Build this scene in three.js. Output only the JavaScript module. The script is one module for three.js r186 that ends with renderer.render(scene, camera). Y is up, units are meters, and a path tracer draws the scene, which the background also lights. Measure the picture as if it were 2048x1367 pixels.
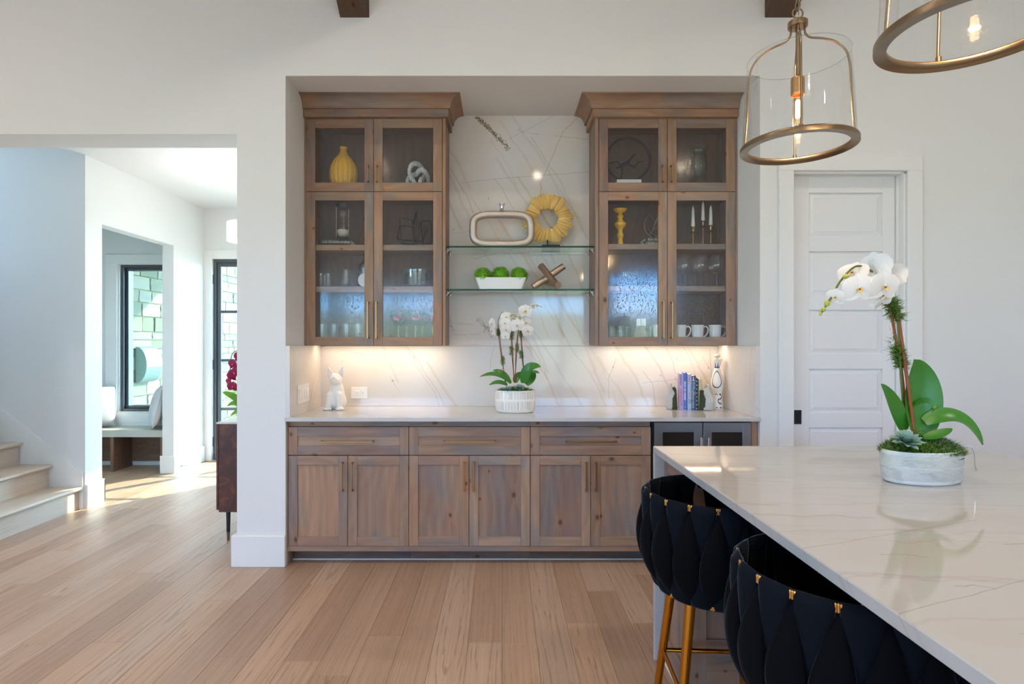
import * as THREE from 'three';
import { Sky } from 'three/addons/objects/Sky.js';
import { mergeGeometries, mergeVertices, toCreasedNormals } from 'three/addons/utils/BufferGeometryUtils.js';
import { MarchingCubes } from 'three/addons/objects/MarchingCubes.js';
import { RectAreaLightUniformsLib } from 'three/addons/lights/RectAreaLightUniformsLib.js';

// ---------- camera, sky, sun, large area lights, exposure ----------
const scene = new THREE.Scene();
const camera = new THREE.PerspectiveCamera(2 * Math.atan(683.5 / 1139) * 180 / Math.PI, 2048 / 1367, 0.05, 200);
camera.position.set(0, 1.386, 3.52);
camera.setViewOffset(2048, 1367, 21, 0, 2048, 1367);
const renderer = new THREE.WebGLRenderer({ antialias: true });
renderer.toneMapping = THREE.LinearToneMapping;
renderer.toneMappingExposure = 1.27;
renderer.shadowMap.enabled = true;
RectAreaLightUniformsLib.init();
const SUN = new THREE.Vector3(0.55, 0.474, -0.687).normalize();
const sky = new Sky();
sky.scale.setScalar(500);
sky.material.uniforms.turbidity.value = 4;
sky.material.uniforms.rayleigh.value = 0.6;
sky.material.uniforms.mieCoefficient.value = 0.001;
sky.material.uniforms.mieDirectionalG.value = 0.8;
sky.material.uniforms.sunPosition.value.copy(SUN);
scene.add(sky);
scene.environmentIntensity = 4.6;
const sun = new THREE.DirectionalLight('#fff1dc', 13);
sun.name = 'sun';
sun.position.copy(SUN).multiplyScalar(20).add(new THREE.Vector3(-2, 1, -3));
sun.target.position.set(-2, 1, -3);
sun.castShadow = true;
sun.shadow.camera.left = sun.shadow.camera.bottom = -10; sun.shadow.camera.right = sun.shadow.camera.top = 10;
sun.shadow.camera.far = 60; sun.shadow.mapSize.set(2048, 2048);
scene.add(sun, sun.target);
const DOWNLIGHT = 9, PENDANT = 0.45, HALL = 1.2, LED = 42;

// ---------- helpers ----------
let seed = 7;
const rnd = () => { seed |= 0; seed = seed + 0x6D2B79F5 | 0; let t = Math.imul(seed ^ seed >>> 15, 1 | seed); t = t + Math.imul(t ^ t >>> 7, 61 | t) ^ t; return ((t ^ t >>> 14) >>> 0) / 4294967296; };
const rr = (a, b) => a + (b - a) * rnd();
const V = (x, y, z) => new THREE.Vector3(x, y, z);
const X = (px, z) => (px - 1003) * (3.52 - z) / 1139;      // where a photo column lies in the plane at depth z
const Y = (py, z) => 1.386 - (py - 683) * (3.52 - z) / 1139;
const P = (px, py, z) => V(X(px, z), Y(py, z), z);
const clamp = (x, a = 0, b = 1) => Math.min(b, Math.max(a, x));
const mixn = (a, b, t) => a + (b - a) * t;
const mixc = (a, b, t) => [mixn(a[0], b[0], t), mixn(a[1], b[1], t), mixn(a[2], b[2], t)];
const sst = (a, b, x) => { const t = clamp((x - a) / (b - a)); return t * t * (3 - 2 * t); };
const names = new Map();
const numbered = (n) => { const k = names.get(n) ?? 0; names.set(n, k + 1); return k ? n + '_' + String(k).padStart(3, '0') : n; };
function shadows(o) { o.traverse((c) => { if (c.isMesh) { c.castShadow = true; c.receiveShadow = true; } }); return o; }
function thing(name, label, category, pos = [0, 0, 0], group, kind) {
  const o = new THREE.Group();
  o.name = numbered(name); o.position.set(...pos); scene.add(o);
  o.userData = { label, category };
  if (group) o.userData.group = group;
  if (kind) o.userData.kind = kind;
  return o;
}
const structure = (name, label, category, pos) => thing(name, label, category, pos, undefined, 'structure');
function copyOf(src, pos, turn, label) {
  const o = src.clone();
  o.name = numbered(src.name.replace(/_\d{3}$/, '')); o.userData = { ...src.userData };
  if (label) o.userData.label = label;
  o.position.set(...pos); if (turn !== undefined) o.rotation.y = turn;
  scene.add(o);
  return o;
}
function ni(g) {
  if (g.index) g = g.toNonIndexed();
  for (const k of Object.keys(g.attributes)) if (!['position', 'normal', 'uv'].includes(k)) g.deleteAttribute(k);
  if (!g.attributes.uv) g.setAttribute('uv', new THREE.Float32BufferAttribute(new Float32Array(g.attributes.position.count * 2), 2));
  if (!g.attributes.normal) g.computeVertexNormals();
  g.morphAttributes = {};
  return g;
}
const merge = (...list) => { list = list.flat(Infinity).filter(Boolean); return list.length === 1 ? ni(list[0]) : mergeGeometries(list.map(ni)); };
function topOf(o) { while (o.parent && o.parent !== scene) o = o.parent; return o; }
// local coordinates of the thing
function part(parent, name, geo, mat, label) {
  const m = new THREE.Mesh(merge(geo), mat);
  m.name = name; m.castShadow = m.receiveShadow = true; parent.add(m);
  if (label) m.userData.label = label;
  return m;
}
// geometry given in room coordinates
function put(parent, name, geo, mat, label) {
  const g = merge(geo).clone(), p = topOf(parent).position;
  g.translate(-p.x, -p.y, -p.z);
  return part(parent, name, g, mat, label);
}
function single(name, label, category, geo, mat, kind, group) {
  const t = thing(name, label, category, [0, 0, 0], group, kind);
  scene.remove(t);
  const g = merge(geo); g.computeBoundingBox();
  const c = g.boundingBox.getCenter(V(0, 0, 0)); c.y = g.boundingBox.min.y;
  const g2 = g.clone().translate(-c.x, -c.y, -c.z);
  const m = new THREE.Mesh(g2, mat); m.name = t.name; m.userData = t.userData; m.position.copy(c);
  m.castShadow = m.receiveShadow = true; scene.add(m);
  return m;
}
// chamfered box, uv in metres with v along the grain
function cbox(x0, x1, y0, y1, z0, z1, { c = 0.0015, grain = 'y', off } = {}) {
  const lo = [Math.min(x0, x1), Math.min(y0, y1), Math.min(z0, z1)], hi = [Math.max(x0, x1), Math.max(y0, y1), Math.max(z0, z1)];
  c = Math.min(c, ...[0, 1, 2].map((i) => (hi[i] - lo[i]) * 0.45));
  const pos = [], nor = [], uv = [], g = 'xyz'.indexOf(grain), ou = off ? off[0] : 0, ov = off ? off[1] : 0;
  const corner = (s, a) => [0, 1, 2].map((i) => { const e = s[i] > 0 ? hi[i] : lo[i]; return i === a ? e : e - s[i] * c; });
  function poly(pts, n) {
    const a = [0, 1, 2].reduce((b, i) => Math.abs(n[i]) > Math.abs(n[b]) + 1e-6 ? i : b, 0);
    let vi, ui;
    if (g === a) { [ui, vi] = [0, 1, 2].filter((i) => i !== a); } else { vi = g; ui = [0, 1, 2].find((i) => i !== a && i !== g); }
    const l = Math.hypot(...n), nn = n.map((v) => v / l);
    const e1 = V(...pts[1]).sub(V(...pts[0])), e2 = V(...pts[2]).sub(V(...pts[0]));
    const q = e1.cross(e2).dot(V(...n)) < 0 ? [...pts].reverse() : pts;
    for (let i = 1; i + 1 < q.length; i++) for (const p of [q[0], q[i], q[i + 1]]) { pos.push(...p); nor.push(...nn); uv.push(p[ui] + ou, p[vi] + ov); }
  }
  for (let a = 0; a < 3; a++) for (const s of [-1, 1]) {
    const b = (a + 1) % 3, d = (a + 2) % 3, n = [0, 0, 0]; n[a] = s;
    poly([[-1, -1], [1, -1], [1, 1], [-1, 1]].map(([p, q]) => { const k = [0, 0, 0]; k[a] = s; k[b] = p; k[d] = q; return corner(k, a); }), n);
  }
  if (c > 0) for (let a = 0; a < 3; a++) for (const s of [-1, 1]) for (const t of [-1, 1]) {
    const b = (a + 1) % 3, d = (a + 2) % 3, n = [0, 0, 0]; n[b] = s; n[d] = t;
    const k = (e) => { const r = [0, 0, 0]; r[a] = e; r[b] = s; r[d] = t; return r; };
    poly([corner(k(-1), b), corner(k(1), b), corner(k(1), d), corner(k(-1), d)], n);
  }
  if (c > 0) for (const i of [-1, 1]) for (const j of [-1, 1]) for (const k of [-1, 1]) poly([0, 1, 2].map((a) => corner([i, j, k], a)), [i, j, k]);
  const o = new THREE.BufferGeometry();
  o.setAttribute('position', new THREE.Float32BufferAttribute(pos, 3));
  o.setAttribute('normal', new THREE.Float32BufferAttribute(nor, 3));
  o.setAttribute('uv', new THREE.Float32BufferAttribute(uv, 2));
  return o;
}
const pane = (x0, x1, y0, y1, z) => { const g = new THREE.PlaneGeometry(x1 - x0, y1 - y0), u = g.attributes.uv; for (let i = 0; i < 4; i++) u.setXY(i, u.getX(i) * (x1 - x0) + x0, u.getY(i) * (y1 - y0) + y0); return g.translate((x0 + x1) / 2, (y0 + y1) / 2, z); };
const ro = () => [rr(0, 3), rr(0, 3)];
const lathe = (prof, seg = 32, sx = 1, sz = 1) => { const g = new THREE.LatheGeometry(prof.map(([r, y]) => new THREE.Vector2(Math.max(r, 1e-4), y)), seg); if (sx !== 1 || sz !== 1) { g.scale(sx, 1, sz); g.computeVertexNormals(); } return g; };
// smooth profile through points
const smooth = (pts, n = 24) => new THREE.CatmullRomCurve3(pts.map(([r, y]) => V(r, y, 0)), false, 'centripetal').getPoints(n).map((p) => [p.x, p.y]);
const tube = (pts, r, seg = 0, rad = 8, closed = false) => new THREE.TubeGeometry(new THREE.CatmullRomCurve3(pts.map((p) => p.isVector3 ? p : V(...p)), closed, 'centripetal'), seg || pts.length * 8, r, rad, closed);
function rod(a, b, r0, r1 = r0, seg = 10) {
  const d = b.clone().sub(a), g = new THREE.CylinderGeometry(r1, r0, d.length(), seg, 1);
  g.applyQuaternion(new THREE.Quaternion().setFromUnitVectors(V(0, 1, 0), d.clone().normalize()));
  return g.translate((a.x + b.x) / 2, (a.y + b.y) / 2, (a.z + b.z) / 2);
}
const ball = (x, y, z, rx, ry = rx, rz = rx, w = 16, h = 12) => new THREE.SphereGeometry(1, w, h).scale(rx, ry, rz).translate(x, y, z);
function grid(nu, nv, f) {   // parametric surface, f(u, v) -> [x, y, z]
  const pos = [], uv = [], idx = [];
  for (let j = 0; j <= nv; j++) for (let i = 0; i <= nu; i++) { pos.push(...f(i / nu, j / nv)); uv.push(i / nu, j / nv); }
  for (let j = 0; j < nv; j++) for (let i = 0; i < nu; i++) { const a = j * (nu + 1) + i, b = a + 1, c = a + nu + 1, d = c + 1; idx.push(a, b, d, a, d, c); }
  const g = new THREE.BufferGeometry();
  g.setAttribute('position', new THREE.Float32BufferAttribute(pos, 3)); g.setAttribute('uv', new THREE.Float32BufferAttribute(uv, 2)); g.setIndex(idx); g.computeVertexNormals();
  return g;
}
// mesh of a signed distance field
function field(fn, lo, hi, res) {
  const mc = new MarchingCubes(res, new THREE.MeshBasicMaterial(), false, false, 120000), s = Math.max(hi[0] - lo[0], hi[1] - lo[1], hi[2] - lo[2]) / 2;
  const c = [0, 1, 2].map((i) => (lo[i] + hi[i]) / 2), h = res / 2, p = V(0, 0, 0);
  for (let k = 0; k < res; k++) for (let j = 0; j < res; j++) for (let i = 0; i < res; i++) mc.field[i + j * res + k * res * res] = -fn(p.set(c[0] + (i - h) / h * s, c[1] + (j - h) / h * s, c[2] + (k - h) / h * s));
  mc.isolation = 0; mc.update();
  const n = mc.geometry.drawRange.count || mc.count, g = new THREE.BufferGeometry();
  g.setAttribute('position', new THREE.BufferAttribute(mc.positionArray.slice(0, n * 3), 3));
  let q = g.scale(s, s, s).translate(...c);
  q = mergeVertices(q, s * 1e-4); q.computeVertexNormals();
  return q;
}
const smin = (a, b, k) => { const h = clamp(0.5 + 0.5 * (b - a) / k); return mixn(b, a, h) - k * h * (1 - h); };
const capsule = (p, a, b, ra, rb) => { const ab = b.clone().sub(a), t = clamp(p.clone().sub(a).dot(ab) / ab.lengthSq()); return p.distanceTo(a.clone().addScaledVector(ab, t)) - mixn(ra, rb, t); };
const ell = (p, c, r) => { const q = V((p.x - c[0]) / r[0], (p.y - c[1]) / r[1], (p.z - c[2]) / r[2]), k = q.length(); return (k - 1) * Math.min(...r); };

// ---------- noise and textures ----------
const hash = (x, y, s) => { let h = Math.imul(x, 374761393) ^ Math.imul(y, 668265263) ^ Math.imul(s, 2147483647 ^ 97); h = Math.imul(h ^ h >>> 13, 1274126177); return ((h ^ h >>> 16) >>> 0) / 4294967296; };
function pn(x, y, px, py, s = 1) {   // value noise that repeats every px, py
  const xi = Math.floor(x), yi = Math.floor(y), fx = x - xi, fy = y - yi, u = fx * fx * (3 - 2 * fx), v = fy * fy * (3 - 2 * fy), m = (a, n) => ((a % n) + n) % n;
  const x0 = m(xi, px), x1 = m(xi + 1, px), y0 = m(yi, py), y1 = m(yi + 1, py);
  return mixn(mixn(hash(x0, y0, s), hash(x1, y0, s), u), mixn(hash(x0, y1, s), hash(x1, y1, s), u), v);
}
function fbm(u, v, fu, fv, oct, s = 1) { let t = 0, a = 0.5, n = 0; for (let i = 0; i < oct; i++) { t += a * pn(u * fu, v * fv, fu, fv, s + i * 17); n += a; a *= 0.5; fu *= 2; fv *= 2; } return t / n; }
function tex(w, h, fn, { srgb = true, su = 1, sv = 1 } = {}) {
  const d = new Uint8Array(w * h * 4);
  for (let y = 0; y < h; y++) for (let x = 0; x < w; x++) { const c = fn((x + 0.5) / w, (y + 0.5) / h), o = (y * w + x) * 4; d[o] = clamp(c[0], 0, 255); d[o + 1] = clamp(c[1], 0, 255); d[o + 2] = clamp(c[2], 0, 255); d[o + 3] = 255; }
  return dress(new THREE.DataTexture(d, w, h), srgb, su, sv);
}
function dress(t, srgb, su = 1, sv = 1) {
  t.wrapS = t.wrapT = THREE.RepeatWrapping; t.magFilter = THREE.LinearFilter; t.minFilter = THREE.LinearMipmapLinearFilter; t.generateMipmaps = true;
  if (srgb) t.colorSpace = THREE.SRGBColorSpace;
  t.repeat.set(1 / su, 1 / sv); t.needsUpdate = true;
  return t;
}
function canvasTex(w, h, draw, { srgb = true, su = 1, sv = 1 } = {}) {
  const c = document.createElement('canvas'); c.width = w; c.height = h;
  const g = c.getContext('2d'); draw(g, w, h);
  return dress(new THREE.CanvasTexture(c), srgb, su, sv);
}
const std = (o) => new THREE.MeshStandardMaterial(o);
const phy = (o) => new THREE.MeshPhysicalMaterial(o);
// ---------- materials ----------
const wd = (a) => a - Math.round(a);
const knots = []; for (let i = 0; i < 15; i++) knots.push([rnd(), rnd(), rr(0.5, 1.3)]);
const alderTex = tex(1024, 1024, (u, v) => {
  let warp = 0, core = 0, halo = 0;
  for (const [ku, kv, s] of knots) {
    const du = wd(u - ku), dv = wd(v - kv);
    if (Math.abs(du) > 0.13 || Math.abs(dv) > 0.3) continue;
    warp += Math.sign(du) * 0.022 * s * Math.exp(-(du * du / 0.0012 + dv * dv / 0.006)) * Math.min(1, Math.abs(du) * 120);
    core = Math.max(core, Math.exp(-(du * du / 0.00006 + dv * dv / 0.00013) / (s * s)));
    halo = Math.max(halo, Math.exp(-(du * du / 0.0006 + dv * dv / 0.004) / (s * s)));
  }
  const g = u + warp + 0.012 * (fbm(u, v, 3, 4, 3, 5) - 0.5);
  const streak = fbm(g, v, 42, 3, 4, 11), fine = pn(g * 260, v * 9, 260, 9, 23);
  const cath = 0.5 + 0.5 * Math.sin((g * 60 + 2.6 * fbm(u, v, 2, 2, 3, 31) * 6) * 2);
  const blot = sst(0.42, 0.66, fbm(u, v, 4, 3, 4, 41)), warm = sst(0.5, 0.72, fbm(u, v, 6, 2, 4, 53)), red = sst(0.52, 0.7, fbm(u, v, 3, 2, 3, 67));
  let c = mixc([166, 137, 113], [138, 131, 128], blot * 0.85);
  c = mixc(c, [184, 143, 112], warm * 0.6);
  c = mixc(c, [158, 118, 104], red * 0.45);
  c = mixc(c, [186, 134, 92], halo * 0.5);
  const k = 0.84 + 0.2 * streak + 0.06 * fine + 0.05 * cath;
  c = c.map((x) => x * k);
  return mixc(c, [70, 45, 36], core * 0.85);
}, { su: 1.15, sv: 1.15 });
const alders = ['#ffffff', '#f2efec', '#fff4ea', '#e9e6e8'].map((color) => std({ map: alderTex, color, roughness: 0.5, bumpMap: alderTex, bumpScale: 0.0002 }));
const alder = () => alders[Math.floor(rnd() * alders.length)];
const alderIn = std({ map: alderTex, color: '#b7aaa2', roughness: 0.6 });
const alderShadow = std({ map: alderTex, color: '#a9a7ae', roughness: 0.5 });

const oakFn = (u, v) => {   // 0.66 m across, 2.6 m along
  const lane = Math.floor(u * 4), w = fbm(u, v, 4, 3, 4, 3 + lane);
  const arch = Math.pow(Math.abs(((u * 4) % 1) - 0.5) * 2, 1.6);
  const rings = 0.5 + 0.5 * Math.sin((arch * 13 + v * 10 + w * 14) * 1.3 + lane * 2);
  const straight = fbm(u + 0.004 * w, v, 90, 4, 3, 71), pore = pn(u * 360, v * 26, 360, 26, 83), tone = fbm(u, v, 5, 3, 3, 91);
  let c = mixc([201, 173, 150], [187, 158, 134], tone * 0.75);
  c = c.map((x) => x * (0.9 + 0.13 * straight));
  const dark = sst(0.72, 0.97, rings) * sst(0.35, 0.7, pn(u * 200, v * 30, 200, 30, 97)) * (lane % 2 ? 0.32 : 0.12) + sst(0.76, 0.95, pore) * 0.12;
  return mixc(c, [112, 84, 64], clamp(dark));
};
const oakTex = tex(1024, 1024, oakFn, { su: 0.66, sv: 2.6 });
const oakPale = std({ map: tex(512, 512, (u, v) => mixc(oakFn(u, v), [222, 212, 196], 0.55), { su: 0.66, sv: 2.6 }), roughness: 0.45 });
const oaks = ['#ffffff', '#f6f2ee', '#fff8f0', '#efeae5', '#faf4ee', '#e8e0da'].map((color) => std({ map: oakTex, color, roughness: 0.42, bumpMap: oakTex, bumpScale: 0.0007 }));
const oak = () => oaks[Math.floor(rnd() * oaks.length)];

const M = {
  wall: std({ color: '#e6e6e3', roughness: 0.75 }),
  ceiling: std({ color: '#ecece9', roughness: 0.85 }),
  trim: std({ color: '#ebebe8', roughness: 0.4 }),
  doorPaint: std({ color: '#eaeaea', roughness: 0.38 }),
  brass: std({ color: '#957f64', metalness: 1, roughness: 0.32 }),
  pull: std({ color: '#ad8a62', metalness: 1, roughness: 0.3 }),
  gold: std({ color: '#c98a2b', metalness: 1, roughness: 0.12 }),
  clipGold: std({ color: '#e3b365', metalness: 1, roughness: 0.16 }),
  bronzeSteel: std({ color: '#585c60', metalness: 0.6, roughness: 0.42 }),
  black: std({ color: '#17181a', roughness: 0.4 }),
  blackIron: std({ color: '#27282b', metalness: 0.6, roughness: 0.42 }),
  white: std({ color: '#f3f3f1', roughness: 0.4 }),
  porcelain: phy({ color: '#f4f4f2', roughness: 0.22, clearcoat: 0.5, clearcoatRoughness: 0.1 }),
  yellow: phy({ color: '#f6bf00', roughness: 0.22, clearcoat: 0.6, clearcoatRoughness: 0.08 }),
  steel: std({ color: '#9a9c9e', metalness: 1, roughness: 0.34 }),
  chrome: std({ color: '#d8d8d8', metalness: 1, roughness: 0.12 }),
  darkGlass: phy({ color: '#0c0d0f', roughness: 0.05, clearcoat: 1 }),
  glass: phy({ color: '#ffffff', roughness: 0.02, transmission: 1, thickness: 0, ior: 1.75 }),
  smokeGlass: phy({ color: '#e6ecec', roughness: 0.02, transmission: 1, thickness: 0, ior: 1.75 }),
  shelfGlass: phy({ color: '#ffffff', roughness: 0.01, transmission: 1, thickness: 0.012, ior: 1.5, attenuationColor: '#45d6b4', attenuationDistance: 0.36 }),
  tintGlass: phy({ color: '#e6f2e6', roughness: 0.0, transmission: 1, thickness: 0, ior: 1.45 }),
  velvet: phy({ color: '#0e131b', roughness: 0.95, sheen: 1, sheenColor: new THREE.Color('#8b98ab'), sheenRoughness: 0.5, specularIntensity: 0.2 }),
  velvetDark: phy({ color: '#07090d', roughness: 0.95, sheen: 1, sheenColor: new THREE.Color('#66758c'), sheenRoughness: 0.5, specularIntensity: 0.2 }),
  leaf: phy({ color: '#3a8420', roughness: 0.34, transmission: 0.16, clearcoat: 0.25, clearcoatRoughness: 0.3 }),
  moss: phy({ color: '#6fa326', roughness: 0.9, transmission: 0.4, thickness: 0 }),
  mossBright: phy({ color: '#a5ea3a', roughness: 0.9, transmission: 0.45, thickness: 0 }),
  succulent: std({ color: '#7fa392', roughness: 0.6 }),
  succulentTip: std({ color: '#8d6f72', roughness: 0.6 }),
  stake: std({ color: '#8f4f27', roughness: 0.6 }),
  stem: std({ color: '#5c6b2c', roughness: 0.5 }),
  petal: phy({ color: '#fbf9f4', roughness: 0.6, transmission: 0.3, thickness: 0 }),
  lip: std({ color: '#ecc765', roughness: 0.5 }),
  lipCore: std({ color: '#8d3b2a', roughness: 0.6 }),
  bud: std({ color: '#b6bd4c', roughness: 0.5 }),
  magenta: phy({ color: '#a3064f', roughness: 0.5, transmission: 0.2, thickness: 0 }),
  sprig: phy({ color: '#7fb42a', roughness: 0.5, transmission: 0.3, thickness: 0 }),
  soil: std({ color: '#2a2a2a', roughness: 1 }),
  mortar: std({ color: '#948a66', roughness: 1 }),
  paver: std({ color: '#b7b4ab', roughness: 0.95 }),
  grass: std({ color: '#a3ad8c', roughness: 1 }),
  mailbox: std({ color: '#67807c', metalness: 0.4, roughness: 0.32 }),
  hedge: std({ color: '#8a9478', roughness: 1 }),
};
const plasterTex = tex(256, 256, (u, v) => { const n = 255 * fbm(u, v, 24, 24, 4, 5); return [n, n, n]; }, { srgb: false, su: 0.35, sv: 0.35 });
M.wall.bumpMap = plasterTex; M.wall.bumpScale = 0.0006;
// seeded glass: vertical tears and small bubbles
const seedTex = tex(512, 512, (u, v) => {
  let n = 110 + 60 * fbm(u, v, 5, 3, 3, 3);
  const gx = Math.floor(u * 64), gy = Math.floor(v * 44), h = hash(gx, gy, 9);
  if (h > 0.72) { const cx = (gx + 0.3 + 0.4 * hash(gx, gy, 10)) / 64, cy = (gy + 0.3 + 0.4 * hash(gx, gy, 11)) / 44, k = 0.5 + hash(gx, gy, 12); n += 95 * Math.exp(-(((u - cx) * 330 / k) ** 2 + ((v - cy) * 190 / k) ** 2)); }
  return [n, n, n];
}, { srgb: false, su: 0.3, sv: 0.4 });
M.seeded = phy({ color: '#f2f4f4', roughness: 0.1, transmission: 1, thickness: 0, ior: 1.85, bumpMap: seedTex, bumpScale: 0.0014 });
M.seededClear = phy({ color: '#fbfcfc', roughness: 0.03, transmission: 1, thickness: 0, ior: 1.5, bumpMap: seedTex.clone(), bumpScale: 0.0006 });
const grainTex = tex(256, 256, (u, v) => { const n = 255 * fbm(u, v, 40, 40, 3, 5); return [n, n, n]; }, { srgb: false, su: 0.12, sv: 0.12 });
M.hammered = std({ color: '#cdc2b6', metalness: 0.85, roughness: 0.36, bumpMap: grainTex, bumpScale: 0.0015 });
M.goldLeaf = std({ color: '#f5da96', metalness: 0.55, roughness: 0.4, bumpMap: grainTex, bumpScale: 0.0006 });
M.bronzeX = std({ color: '#b5a18c', metalness: 0.9, roughness: 0.34 });
M.stoneRough = ['#8f8e7b', '#828570', '#989684', '#7a7f6a', '#8b8671'].map((color) => std({ color, roughness: 0.95, bumpMap: grainTex, bumpScale: 0.006 }));
const weaveTex = tex(256, 256, (u, v) => { const n = 150 + 60 * Math.sin(u * 2 * Math.PI * 32) * Math.sin(v * 2 * Math.PI * 32) + 60 * (fbm(u, v, 16, 16, 3) - 0.5); return [n, n, n]; }, { srgb: false, su: 0.25, sv: 0.25 });
M.linen = std({ color: '#c9c9ca', roughness: 0.95, bumpMap: weaveTex, bumpScale: 0.001 });
const burlTex = tex(512, 512, (u, v) => {
  const a = fbm(u, v, 5, 5, 5, 3), b = fbm(u + a * 0.25, v + a * 0.2, 9, 7, 4, 19), k = 0.5 + 0.5 * Math.sin(b * 24 + a * 12);
  return mixc(mixc([92, 46, 30], [54, 26, 20], a), [128, 66, 40], k * sst(0.4, 0.7, b) * 0.7);
}, { su: 0.5, sv: 0.5 });
M.burl = phy({ map: burlTex, roughness: 0.4, clearcoat: 0.25, clearcoatRoughness: 0.25 });

// quartzite: soft warm veins along one diagonal, thin dark cracks across
function wobble(g, pts, amp, s) {
  g.beginPath();
  let first = true;
  for (let i = 0; i + 1 < pts.length; i++) {
    const [x0, y0] = pts[i], [x1, y1] = pts[i + 1], L = Math.hypot(x1 - x0, y1 - y0), n = Math.max(2, Math.ceil(L / 9));
    for (let k = i ? 1 : 0; k <= n; k++) {
      const t = k / n, d = amp * (fbm(t * 0.9 + i * 0.37, s * 0.113, 6, 8, 4, 7 + Math.floor(s)) - 0.5) * Math.sin(Math.PI * clamp(t, 0.02, 0.98)) * 2;
      const x = mixn(x0, x1, t) - (y1 - y0) / L * d, y = mixn(y0, y1, t) + (x1 - x0) / L * d;
      if (first) { g.moveTo(x, y); first = false; } else g.lineTo(x, y);
    }
  }
  g.stroke();
}
function veins(g, pts, width, color, alpha, amp, s) {
  for (let k = 5; k >= 1; k--) { g.globalAlpha = alpha / 4; g.lineWidth = width * k / 3; g.strokeStyle = color; wobble(g, pts, amp, s); }
  g.globalAlpha = 1;
}
function crack(g, pts, width, color, alpha, amp, s) { g.globalAlpha = alpha; g.lineWidth = width; g.strokeStyle = color; wobble(g, pts, amp, s); g.globalAlpha = 1; }
function mottled(g, w, h, base, a, b) {
  const im = g.createImageData(w, h), d = im.data;
  for (let y = 0; y < h; y++) for (let x = 0; x < w; x++) {
    const u = x / w, v = y / h, n = fbm(u, v, 5, 4, 5, 3), q = sst(0.45, 0.8, fbm(u * 0.9 + v * 0.35, v - u * 0.2, 12, 5, 4, 29)), o = (y * w + x) * 4;
    const c = mixc(mixc(base, a, n), b, q * 0.5);
    d[o] = c[0]; d[o + 1] = c[1]; d[o + 2] = c[2]; d[o + 3] = 255;
  }
  g.putImageData(im, 0, 0);
}
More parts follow.
